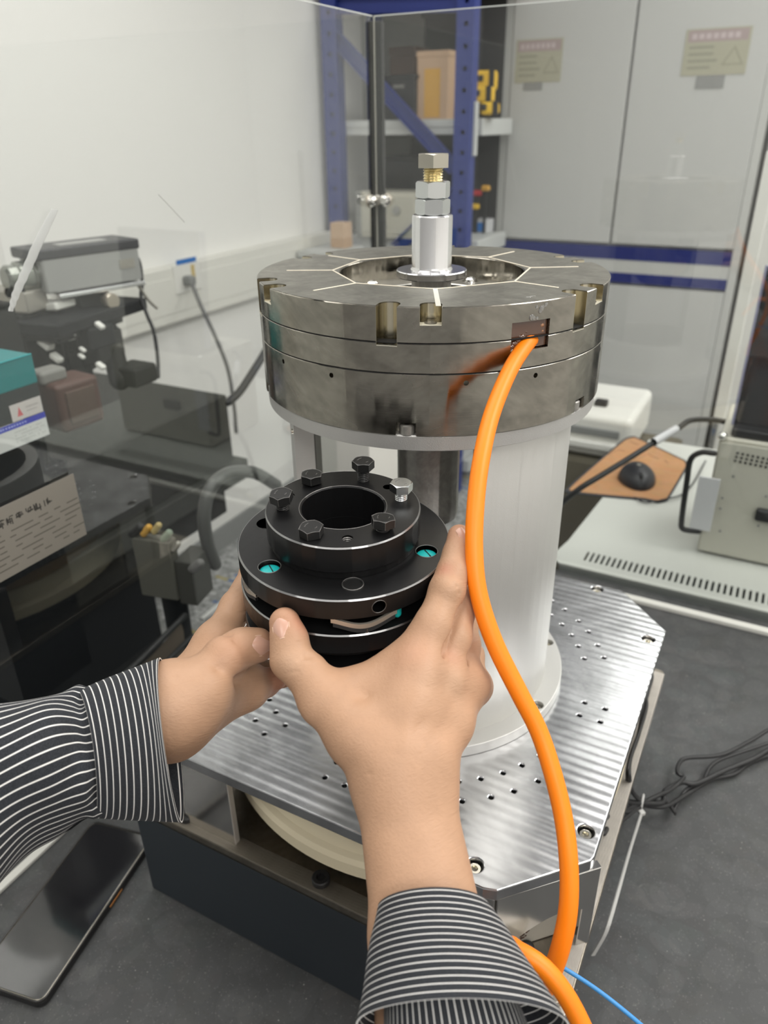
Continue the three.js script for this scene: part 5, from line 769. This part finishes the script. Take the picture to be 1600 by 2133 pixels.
// blue storage rack: end frame of two punched uprights with braces, shelves running back along the wall
{
  const b = -2.15, X = (x, y) => onB(x, y, b), Lm = X(692, 260).x, Rm = X(963, 260).x, t = thing('storage_rack', 'blue steel storage rack with punched uprights and white shelves', 'rack', GP(Lm, FLOOR, b), PHI);
  const w = Rm - Lm, hh = 2.5, uw = 0.062, R0 = 0.34;
  const upright = (x, z) => { const s = shapeOf([[-uw / 2, 0], [uw / 2, 0], [uw / 2, hh], [-uw / 2, hh]]); for (let y = 0.05; y < hh; y += 0.064) s.holes.push(circlePath(0.004, y, 0.008)); const g = new THREE.ExtrudeGeometry(s, { depth: 0.003, bevelEnabled: false, curveSegments: 8 }); return mergeGeometries([g, box(0.003, hh, 0.05, -uw / 2 + 0.0015, hh / 2, -0.025), box(0.003, hh, 0.05, uw / 2 - 0.0015, hh / 2, -0.025)].map((k) => (k.index ? k.toNonIndexed() : k))).translate(x, 0, z); };
  part(t, 'shade_sheet', (() => { const r = onB(1041, 300, b - R0 - 0.04).x - Lm; return box(r + 0.02, hh, 0.004, r / 2 - 0.01, hh / 2, -R0 - 0.04); })(), M.rackShade);  // dark sheet added so the depth of the rack looks shaded
  const back = (x, z) => part(t, 'upright_back', box(uw - 0.012, hh, 0.004, x, hh / 2, z - 0.03), M.rackDark);
  for (const [x, z] of [[0, 0], [w, 0], [0, -R0], [w - 0.14, -R0]]) { part(t, 'upright', upright(x, z), M.rackBlue); back(x, z); }
  const brace = (x0, y0, x1, y1) => { const A = X(x0, y0), B = X(x1, y1), L = Math.hypot(B.x - A.x, B.y - A.y), an = Math.atan2(B.y - A.y, B.x - A.x), g = mergeGeometries([box(L, 0.048, 0.003, 0, 0, 0), box(L, 0.004, 0.022, 0, 0.022, 0.01), box(L, 0.004, 0.022, 0, -0.022, 0.01)]); return g.rotateZ(an).translate((A.x + B.x) / 2 - Lm, (A.y + B.y) / 2 - FLOOR, -0.022); };
  part(t, 'diagonal_brace', brace(690, 72, 945, 352), M.rackBlue); part(t, 'diagonal_brace', brace(820, 520, 955, 395), M.rackBlue); part(t, 'top_tie', brace(690, 12, 960, 6), M.rackBlue);
  const ys = [X(820, 258).y - FLOOR, X(820, 505).y - FLOOR, X(820, -60).y - FLOOR, 0.12];
  const F = onB(1015, 270, b - 0.12);
  for (const y of ys) { part(t, 'shelf_board', box(w + 0.04, 0.022, R0 - 0.02, w / 2, y, -R0 / 2 - 0.04), M.shelf); part(t, 'shelf_beam', rbox(w + 0.03, 0.05, 0.02, 0.003, w / 2 + 0.01, y - 0.012, -0.065), M.shelf); part(t, 'shelf_beam', rbox(0.03, 0.055, R0 - 0.03, 0.004, w + 0.04, y - 0.014, -R0 / 2 - 0.045), M.shelf); }
  part(t, 'beam_hook', rbox(0.012, 0.17, 0.02, 0.002, w + 0.038, ys[0] - 0.02, -0.03), M.shelf); part(t, 'beam_hook', rbox(0.012, 0.14, 0.02, 0.002, w + 0.038, ys[0] + 0.62, -0.03), M.shelf);
  // goods on the shelves
  const S = (x, y, db) => { const q = onB(x, y, b - db); return q; };
  const crate = (name, label, cat, x0, x1, yTop, yBase, db, dep, mat, extra, grp) => { const A = S(x0, yBase, db), B = S(x1, yBase, db); A.x = Math.max(A.x, A0 + 0.02); const C2 = S((x0 + x1) / 2, yTop, db), ww = B.x - A.x, sh = ys.map((v) => v + FLOOR + 0.0115), base = sh.reduce((p, v) => (Math.abs(v - A.y) < Math.abs(p - A.y) ? v : p)); const o = thing(name, label, cat, GP((A.x + B.x) / 2, base, b - db - dep / 2), PHI, grp), hgt = Math.max(0.03, C2.y - base); part(o, 'body', rbox(ww, hgt, dep, 0.004, 0, hgt / 2, 0), mat); if (extra) extra(o, ww, hgt, dep); return o; };
  const flaps = (m) => (o, ww, hgt, dep) => { part(o, 'lid', rbox(ww + 0.004, 0.02, dep + 0.004, 0.003, 0, hgt - 0.006, 0), m); part(o, 'tape', box(ww * 0.5, hgt * 0.72, 0.001, 0, hgt * 0.40, dep / 2 + 0.0012), M.amber); };
  crate('cardboard_box', 'tall tan cardboard box with an amber front on the rack shelf', 'box', 868, 932, 108, 234, 0.08, 0.14, M.cardLight, flaps(M.cardLight));
  crate('storage_bin', 'black storage bin left of the tan cardboard box', 'bin', 800, 864, 160, 236, 0.06, 0.14, M.darkBin, (o, ww, hgt, dep) => { part(o, 'rim', rbox(ww + 0.012, 0.014, dep + 0.012, 0.004, 0, hgt, 0), M.black); part(o, 'grip', rbox(ww * 0.35, 0.012, 0.01, 0.003, 0, hgt * 0.78, dep / 2 + 0.004), M.greyBox); });
  crate('cardboard_box', 'dark brown cardboard box at the back of the upper shelf', 'box', 812, 862, 100, 236, 0.22, 0.12, M.brown, (o, ww, hgt, dep) => part(o, 'lid', rbox(ww + 0.006, 0.03, dep + 0.006, 0.003, 0, hgt - 0.01, 0), M.brown));
  crate('grey_carton', 'big grey carton leaning behind the black storage bin', 'box', 795, 880, 40, 238, 0.36, 0.06, M.greyBox, (o, ww, hgt, dep) => part(o, 'flap', box(ww * 0.9, 0.06, 0.004, 0, hgt + 0.02, dep / 2), M.greyBox));
  crate('grey_board', 'light grey board standing between left upright and corner post', 'board', 706, 752, 40, 250, 0.35, 0.05, M.shelfDim, (o, ww, hgt, dep) => part(o, 'edge', box(0.008, hgt, dep + 0.004, ww / 2, hgt / 2, 0), M.greyBox));
  for (const [x0, x1, y0, y1, db, lab] of [[992, 1036, 146, 190, 0.28, 'uppermost yellow case right of the blue upright'], [985, 1030, 180, 215, 0.19, 'middle yellow case right of the blue upright'], [1002, 1040, 212, 240, 0.10, 'lowest yellow case right of the blue upright']]) { const A = S(x0, y1, db), B = S(x1, y0, db), o = thing('yellow_case', lab, 'case', GP((A.x + B.x) / 2, A.y, b - db), PHI + 0.3, 'yellow cases on the rack'); part(o, 'shell', rbox(B.x - A.x, B.y - A.y, 0.07, 0.012, 0, (B.y - A.y) / 2, 0), M.yellow); part(o, 'strap', rbox(0.02, B.y - A.y + 0.003, 0.075, 0.003, 0.02, (B.y - A.y) / 2, 0), M.matt); part(o, 'clasp', rbox(0.02, 0.02, 0.01, 0.003, -0.02, (B.y - A.y) * 0.6, 0.037), M.black); }
  crate('yellow_tub', 'small yellow tub beside the tan cardboard box', 'tub', 936, 946, 212, 234, 0.2, 0.05, M.yellow, (o, ww, hgt, dep) => part(o, 'lid', rbox(ww + 0.004, 0.008, dep + 0.004, 0.002, 0, hgt, 0), M.yellow));
  crate('beige_meter', 'beige meter with round dials on the lower rack shelf', 'meter', 745, 865, 400, 492, 0.02, 0.14, M.beige, (o, ww, hgt, dep) => { part(o, 'panel', rbox(ww - 0.02, hgt - 0.03, 0.004, 0.002, 0, hgt / 2, dep / 2 + 0.001), M.beigePanel); for (const dx of [-0.01, 0.05]) part(o, 'dial', cyl(0.017, 0.015, 0.012, 0, 0, 0, 24).rotateX(Math.PI / 2).translate(dx, hgt * 0.62, dep / 2 + 0.006), M.camGrey); part(o, 'jack', cyl(0.006, 0.006, 0.01, 0, 0, 0, 14).rotateX(Math.PI / 2).translate(0.0, hgt * 0.25, dep / 2 + 0.005), M.midGrey); part(o, 'side_frame', rbox(0.02, hgt, 0.02, 0.003, -ww / 2 + 0.01, hgt / 2, dep / 2), M.midGrey); });
  crate('storage_bin', 'wide black storage bin above the beige meter', 'bin', 790, 900, 330, 492, 0.18, 0.14, M.darkBin, (o, ww, hgt, dep) => part(o, 'rim', rbox(ww + 0.012, 0.014, dep + 0.012, 0.004, 0, hgt, 0), M.black));
  crate('grey_carton', 'tall dark grey carton under the upper rack shelf', 'box', 780, 850, 285, 492, 0.34, 0.07, M.greyBox, (o, ww, hgt, dep) => part(o, 'flap', box(ww * 0.9, 0.004, dep, 0, hgt + 0.003, 0), M.greyBox));
  crate('small_carton', 'small blue and white carton right of the blue upright', 'box', 985, 1014, 458, 486, 0.3, 0.08, M.lilacWhite, (o, ww, hgt, dep) => part(o, 'blue_print', box(ww * 0.62, hgt * 0.7, 0.002, 0.002, hgt * 0.45, dep / 2 + 0.001), M.bluePlastic));
  for (const [x, y, m, lab] of [[995, 402, M.red, 'red tool handle deep in the lower rack shelf'], [1012, 392, M.amber, 'orange tool handle deep in the lower rack shelf'], [990, 430, M.yellow, 'yellow tool handle deep in the lower rack shelf']]) { const q = S(x, y, 0.30), base = ys[1] + FLOOR + 0.012, o = thing('hand_tool', lab, 'tool', GP(q.x, base, q.z), PHI); part(o, 'stem', cyl(0.006, 0.006, q.y - base, 0, (q.y - base) / 2, 0, 12), M.matt); part(o, 'grip', rbox(0.035, 0.022, 0.022, 0.008, 0, q.y - base, 0), m); }
  const cb = S(712, 515, -0.14); const card = thing('cardboard_box', 'small brown carton standing at the foot of the left blue upright', 'box', GP(cb.x, cb.y, b + 0.14), PHI); part(card, 'body', rbox(0.062, 0.09, 0.06, 0.003, 0, 0.045, 0), M.cardLight); part(card, 'band', rbox(0.063, 0.036, 0.061, 0.003, 0, 0.02, 0), M.cardboard);
  const stand = thing('low_table', 'low table under the small brown carton by the wall', 'table', GP(Math.max(cb.x - 0.03, A0 + 0.11), FLOOR, b + 0.17), PHI); part(stand, 'top', box(0.16, 0.02, 0.22, 0, cb.y - FLOOR - 0.011, 0), M.shelf); for (const [x, z] of [[-0.07, -0.1], [0.07, -0.1], [-0.07, 0.1], [0.07, 0.1]]) part(stand, 'leg', box(0.02, cb.y - FLOOR - 0.022, 0.02, x, (cb.y - FLOOR - 0.022) / 2, z), M.midGrey);
}
// cable trunking along the left wall, socket and its cord
{
  const y0 = onA(400, 652, A0).y, y1 = onA(400, 540, A0).y, bE = onA(675, 500, A0).z;
  const tr = new THREE.Mesh(mergeGeometries([span(A0, A0 + 0.045, y0, y1, bE, 0.6, 0.004), span(A0 + 0.043, A0 + 0.047, y0 + 0.03, y1 - 0.03, bE, 0.6, 0.001)]), M.trunk); tr.name = 'trim_1'; tr.userData.kind = 'structure'; tr.rotation.y = PHI; scene.add(tr);
  const q = onA(390, 578, A0 + 0.047), t = thing('wall_socket', 'white wall socket with blue and yellow stickers on the cable trunking', 'socket', GP(A0 + 0.047, q.y, q.z), PHI);
  part(t, 'plate', rbox(0.008, 0.086, 0.12, 0.003), M.whiteCase); part(t, 'blue_sticker', box(0.001, 0.014, 0.09, 0.0045, 0.05, 0), M.bluePlastic); part(t, 'yellow_sticker', box(0.001, 0.05, 0.016, 0.0047, 0.01, -0.025), M.ochre); part(t, 'plug', rbox(0.035, 0.03, 0.03, 0.008, 0.018, -0.006, 0.012), M.midGrey);
  single('socket_cable', cappedTube([V(A0 + 0.07, q.y - 0.006, q.z + 0.012), onA(420, 640, A0 + 0.14), onA(448, 700, A0 + 0.16), onA(475, 770, A0 + 0.18), onA(488, 850, A0 + 0.18), onA(492, 900, A0 + 0.17)].map((v, i) => glo(v.x, v.y, v.z)), 0.006, 60, 8), M.cordGrey, 'grey cable hanging from the wall socket', 'cable');
  single('thick_cable', cappedTube([[475, 838, 1.65], [500, 815, 1.68], [535, 762, 1.72], [575, 700, 1.78], [640, 640, 1.86]].map((k) => at(...k)), 0.009, 40, 10), M.rubber, 'thick black cable rising from the dark granite slab to the drum', 'cable');
}
// dark granite measuring machine left of the enclosure
{
  const top = -0.06, c0 = loc(onY(472, 822, top)), t = thing('granite_machine', 'dark granite measuring bench behind the left acrylic panel', 'machine', GP(c0.x, FLOOR, c0.z), PHI), Y = top - FLOOR, SW = c0.x - A0 - 0.04;
  part(t, 'slab', rbox(SW, 0.17, 0.60, 0.004, -SW / 2, Y - 0.085, 0.30), M.granite);
  part(t, 'lower_slab', rbox(SW, 0.05, 0.9, 0.004, -SW / 2 + 0.02, Y - 0.195, 0.42), M.graniteLight);
  part(t, 'ledge', rbox(SW - 0.02, 0.10, 0.9, 0.004, -SW / 2 - 0.03, Y - 0.27, 0.45), M.stageGrey);
  part(t, 'base', box(SW * 0.6, Y - 0.32, 0.7, -SW * 0.65, (Y - 0.32) / 2, 0.5), M.stage);
  // moving stage and its brackets on the slab
  const P = (x, y, d) => { const v = loc(at(x, y, d)); return V(v.x - c0.x, v.y - FLOOR, v.z - c0.z); };
  const D = 1.36, s1 = P(160, 655, D);
  part(t, 'stage_plate', rbox(0.13, 0.022, 0.24, 0.004).rotateY(0.12).translate(s1.x, s1.y, s1.z), M.stage);
  part(t, 'stage_plate', rbox(0.12, 0.014, 0.17, 0.004).rotateY(0.12).translate(s1.x - 0.01, s1.y - 0.018, s1.z + 0.02), M.stageGrey);
  const legs = [[200, 700, 40, 46], [215, 720, 42, 60], [120, 740, 80, 90], [60, 700, 90, 110], [70, 770, 60, 70], [180, 745, 34, 50]];
  legs.forEach(([x, y, w2, h2], i) => { const q = P(x, y, D - 0.02 + (i % 3) * 0.03), k = D / FPX; part(t, 'bracket', rbox(w2 * k, h2 * k, 0.06 + 0.02 * (i % 2), 0.006).rotateY(0.2 * (i % 3)).translate(q.x, q.y, q.z), i % 2 ? M.stageGrey : M.stage); });
  for (const [x0, y0, x1, y1, r] of [[225, 690, 250, 790, 0.02], [165, 690, 175, 800, 0.018], [105, 690, 110, 820, 0.022], [40, 680, 45, 830, 0.03]]) { const A = P(x0, y0, D + 0.04), B = P(x1, y1, D + 0.02); part(t, 'stage_column', cappedTube([A, B], r, 6, 16), M.stageGrey); }
  const f = P(280, 778, D + 0.03); part(t, 'stage_foot', rbox(0.06, 0.035, 0.06, 0.006).translate(f.x, f.y, f.z), M.stageGrey);
  for (const [x, y, s] of [[112, 672, 0.010], [140, 695, 0.012], [208, 678, 0.008], [96, 716, 0.012], [118, 745, 0.010], [172, 728, 0.006], [170, 742, 0.006], [210, 762, 0.008]]) { const q = P(x, y, D - 0.06); part(t, 'bright_fitting', rbox(s * 2.2, s, s * 1.4, 0.003).rotateZ(-0.5).translate(q.x, q.y, q.z), M.whiteCase); }
  const st = P(22, 622, D - 0.05); part(t, 'steel_block', rbox(0.12, 0.036, 0.05, 0.003).rotateY(0.12).translate(st.x, st.y, st.z), M.mattSteel); { const h = P(50, 612, D - 0.09); part(t, 'block_hole', rbox(0.006, 0.018, 0.004, 0.001).translate(h.x, h.y, h.z), M.darkGap); const h2 = P(18, 610, D - 0.09); part(t, 'block_hole', cyl(0.008, 0.008, 0.004, 0, 0, 0, 16).rotateX(Math.PI / 2).translate(h2.x, h2.y, h2.z), M.darkGap); }
  const br = P(20, 655, D - 0.05); part(t, 'copper_foot', rbox(0.02, 0.01, 0.02, 0.003).translate(br.x, br.y, br.z), M.cardboard);
  const arm = P(100, 635, D - 0.02); part(t, 'white_arm', rbox(0.085, 0.014, 0.05, 0.004).rotateZ(0.1).rotateY(0.1).translate(arm.x, arm.y, arm.z), M.whiteCase);
  // camera on the stage
  const cq = loc(at(172, 556, D)), cam = thing('industrial_camera', 'grey box camera with a black top plate and short lens on the stage', 'camera', GP(cq.x, cq.y, cq.z), PHI - 0.25);
  part(cam, 'housing', rbox(0.085, 0.060, 0.185, 0.004, 0, 0, 0), M.camGrey); part(cam, 'top_plate', rbox(0.089, 0.018, 0.20, 0.004, 0, 0.034, 0.004), M.camTop); part(cam, 'top_label', box(0.03, 0.001, 0.09, 0.008, 0.0435, 0), M.camGrey); part(cam, 'side_label', box(0.001, 0.016, 0.03, 0.0432, 0.002, -0.065), M.mattSteel);
  part(cam, 'lens', lathe([[0, 0.05], [0.018, 0.05], [0.022, 0.045], [0.022, 0.03], [0.026, 0.028], [0.026, 0.008], [0.03, 0.006], [0.03, 0], [0, 0]], 32).rotateX(Math.PI / 2).translate(0, -0.002, 0.092), M.camLens); part(cam, 'base_rail', rbox(0.07, 0.008, 0.17, 0.002, 0.012, -0.036, -0.01), M.alu); part(cam, 'mount', rbox(0.05, 0.03, 0.06, 0.004, 0.0, -0.055, 0.0), M.stage); part(cam, 'focus_knob', lathe([[0, 0.016], [0.012, 0.016], [0.014, 0.013], [0.014, 0], [0, 0]], 24).rotateZ(-Math.PI / 2).translate(0.046, -0.056, -0.015), M.knob); part(cam, 'knob_shaft', cyl(0.005, 0.005, 0.04, 0, 0, 0, 12).rotateZ(Math.PI / 2).translate(0.03, -0.056, -0.015), M.mattSteel); part(cam, 'support_rod', tube([V(0.035, -0.04, -0.085), V(0.038, -0.07, -0.1), V(0.04, -0.088, -0.115)], 0.003, 12, 8), M.mattSteel);
  single('camera_cable', cappedTube([[250, 524, D + 0.05], [272, 524, D + 0.06], [290, 545, D + 0.07], [296, 590, D + 0.07], [294, 618, D + 0.06], [306, 655, D + 0.06], [320, 690, D + 0.06], [328, 740, D + 0.06], [330, 785, D + 0.05]].map((k) => at(...k)), 0.0034, 70, 8), M.rubber, 'black cable looping from the back of the grey box camera', 'cable');
}
// teal box with a printed label, red-brown block and printed sheet, close behind the left panel
{
  const D = 0.95, o = at(104, 905, D), q = loc(o), t = thing('teal_box', 'teal topped dark box with a white and blue printed label', 'box', GP(q.x, q.y, q.z), PHI);
  const k = D / FPX, w = 0.135, hh = 0.098 * D / 0.93, dp = 0.10;      // right front corner is the origin; the face runs along the panel
  part(t, 'body', rbox(dp, hh * 0.72, w, 0.002, -dp / 2, hh * 0.36, w / 2), M.boxDark); part(t, 'lid', rbox(dp + 0.001, hh * 0.36, w + 0.001, 0.002, -dp / 2, hh * 0.86, w / 2), M.tealBox); part(t, 'lid_edge', tube([V(0.0004, hh * 1.035, 0.001), V(0.0004, hh * 1.035, w)], 0.0014, 2, 6), M.tealLid);
  part(t, 'label', box(0.001, hh * 0.30, w - 0.002, 0.0008, hh * 0.16, w / 2), M.labelPrint); part(t, 'label_tab', box(0.001, hh * 0.2, hh * 0.44, 0.0008, hh * 0.42, hh * 0.245), M.tabPrint);
  const riser = thing('box_riser', 'dark riser block carrying the teal box', 'riser', GP(q.x - dp / 2, q.y - 0.0005, q.z + w / 2), PHI); part(riser, 'block', box(dp - 0.02, Math.max(0.02, q.y + 0.2), w - 0.02, 0, -Math.max(0.02, q.y + 0.2) / 2, 0), M.stage); part(riser, 'top', box(dp - 0.01, 0.006, w - 0.01, 0, -0.003, 0), M.stageGrey);
  single('wire_offcut', cappedTube([at(-6, 925, D - 0.02), at(10, 932, D - 0.02), at(18, 936, D - 0.02)], 0.0006, 8, 6), M.midGrey, 'bit of bare wire below the printed box label', 'wire');
  const Db = 1.15, bq = loc(at(145, 835, Db)), bb = thing('red_brown_block', 'red-brown translucent block between teal box and granite slab', 'block', GP(bq.x, bq.y, bq.z), PHI - 0.1); part(bb, 'body', rbox(0.06, 0.075, 0.075, 0.008), M.redBrown); part(bb, 'cap', rbox(0.035, 0.02, 0.045, 0.006, -0.01, 0.045, 0.02), M.greyBox); part(bb, 'panel', rbox(0.004, 0.05, 0.05, 0.002, 0.031, 0, 0), M.brown);
  const column = thing('machine_column', 'dark upright machine column behind the teal box', 'column', GP(bq.x - 0.03, bq.y - 0.1, bq.z + 0.09), PHI); part(column, 'post', rbox(0.06, 0.26, 0.07, 0.004, 0, 0.13, 0), M.stageGrey); part(column, 'foot', rbox(0.09, 0.02, 0.1, 0.003, 0, 0.01, 0), M.stage);
  // the printed sheet leans on the granite, heading along its upper edge
  const onP = (x, y) => { const v = onA(x, y, -0.3738); return glo(v.x, v.y, v.z); }, c1 = onP(152, 986), c3 = c1.clone().addScaledVector(E2, 0.115), c2 = V(c1.x, onP(181, 1112).y, c1.z), ux = c3.clone().sub(c1), uy = c2.clone().sub(c1), sheet = new THREE.BufferGeometry(), pos = [], uv = [], n3 = new THREE.Vector3().crossVectors(ux, uy).normalize().multiplyScalar(0.0005), L = 1.5;
  for (const z of [0, 1]) for (const [i, j] of [[0, 0], [L, 0], [L, 1.05], [0, 1.05]]) { const p = c1.clone().addScaledVector(ux, i).addScaledVector(uy, j / 1.05).addScaledVector(n3, z); pos.push(p.x, p.y, p.z); uv.push(1 - i / L, 1 - j / 1.05); }
  sheet.setAttribute('position', new THREE.Float32BufferAttribute(pos, 3)); sheet.setAttribute('uv', new THREE.Float32BufferAttribute(uv, 2)); sheet.setIndex([0, 1, 2, 0, 2, 3, 4, 6, 5, 4, 7, 6, 0, 4, 5, 0, 5, 1, 1, 5, 6, 1, 6, 2, 2, 6, 7, 2, 7, 3, 3, 7, 4, 3, 4, 0]);
  single('printed_sheet', toCreasedNormals(sheet, 0.3), M.sheetPrint, 'grey printed sheet with a dark heading stuck on the left acrylic panel', 'paper');
}
// fittings, hoses and a curved table edge low behind the left panel
{
  const beyond = (x, y, m) => { const p = onPlane(x, y, E1.clone().multiplyScalar(-0.375), E1), d = p.sub(EYE).dot(FWD); return at(x, y, d + m); };
  const q = loc(beyond(330, 1180, 0.16)), t = thing('machine_foot', 'olive grey machine foot with small yellow and copper fittings', 'machine part', GP(q.x, q.y, q.z), PHI + 0.2), k = 0.98 / FPX;
  part(t, 'front_panel', rbox(0.062, 0.10, 0.02, 0.003, 0, 0, 0), M.olive); part(t, 'side_panel', rbox(0.03, 0.075, 0.05, 0.003, 0.045, -0.02, -0.02), M.oliveDark); part(t, 'stem', cyl(0.015, 0.02, 0.5, -0.01, -0.3, -0.04, 20), M.stage);
  for (const [x, y, r, m] of [[-0.012, 0.060, 0.009, M.amber], [0.006, 0.066, 0.008, M.ochre], [0.020, 0.056, 0.009, M.fitGreen], [-0.030, 0.058, 0.013, M.black], [0.034, 0.040, 0.007, M.mattSteel], [0.060, 0.012, 0.012, M.fitGrey]]) part(t, 'fitting', cappedTube([V(x, y - 0.004, 0.004), V(x + r, y + 0.006, 0.002)], r * 0.6, 3, 10), m);
  single('grey_hose', cappedTube([[575, 1010, 0.1], [530, 985, 0.1], [480, 985, 0.09], [440, 1015, 0.08], [425, 1070, 0.08], [432, 1130, 0.09], [448, 1175, 0.1]].map((v) => beyond(...v)), 0.010, 80, 14), M.hose, 'thick grey hose curving beside the black disc coupling', 'hose');
  for (const [lab, pts, r] of [['upper black hose sweeping along the curved brown table edge', [[-20, 1553], [90, 1522], [190, 1462], [290, 1378], [385, 1282]], 0.0045], ['lower black hose sweeping along the curved brown table edge', [[-20, 1592], [100, 1562], [210, 1500], [310, 1415], [400, 1325]], 0.0040]]) single('black_hose', cappedTube(pts.map(([x, y]) => beyond(x, y, 0.10)), r, 80, 10), M.rubber, lab, 'hose', 'black hoses by the curved table edge');
  const edge = [[-40, 1585], [60, 1570], [150, 1530], [240, 1465], [320, 1395], [372, 1335]].map(([x, y]) => { const a = beyond(x, y - 34, 0.13), b2 = beyond(x + 8, y + 34, 0.13); return { c: a.clone().add(b2).multiplyScalar(0.5), u: b2.clone().sub(a).multiplyScalar(0.5), v: V(0.004, 0.006, -0.008) }; });
  single('curved_table_edge', loft(edge, { n: 24, m: 50 }), M.tanEdge, 'curved brown table edge behind the left sleeve', 'table edge');
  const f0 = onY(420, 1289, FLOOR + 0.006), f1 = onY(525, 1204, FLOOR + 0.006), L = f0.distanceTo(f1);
  single('reflection_strip', rbox(L, 0.008, 0.014, 0.003), M.whitePlastic, 'white strip added on the grey carpet in place of a reflection', 'strip', null, f0.clone().add(f1).multiplyScalar(0.5), -Math.atan2(f1.z - f0.z, f1.x - f0.x));  // added strip that stands for a bright reflected line
}
renderer.render(scene, camera);
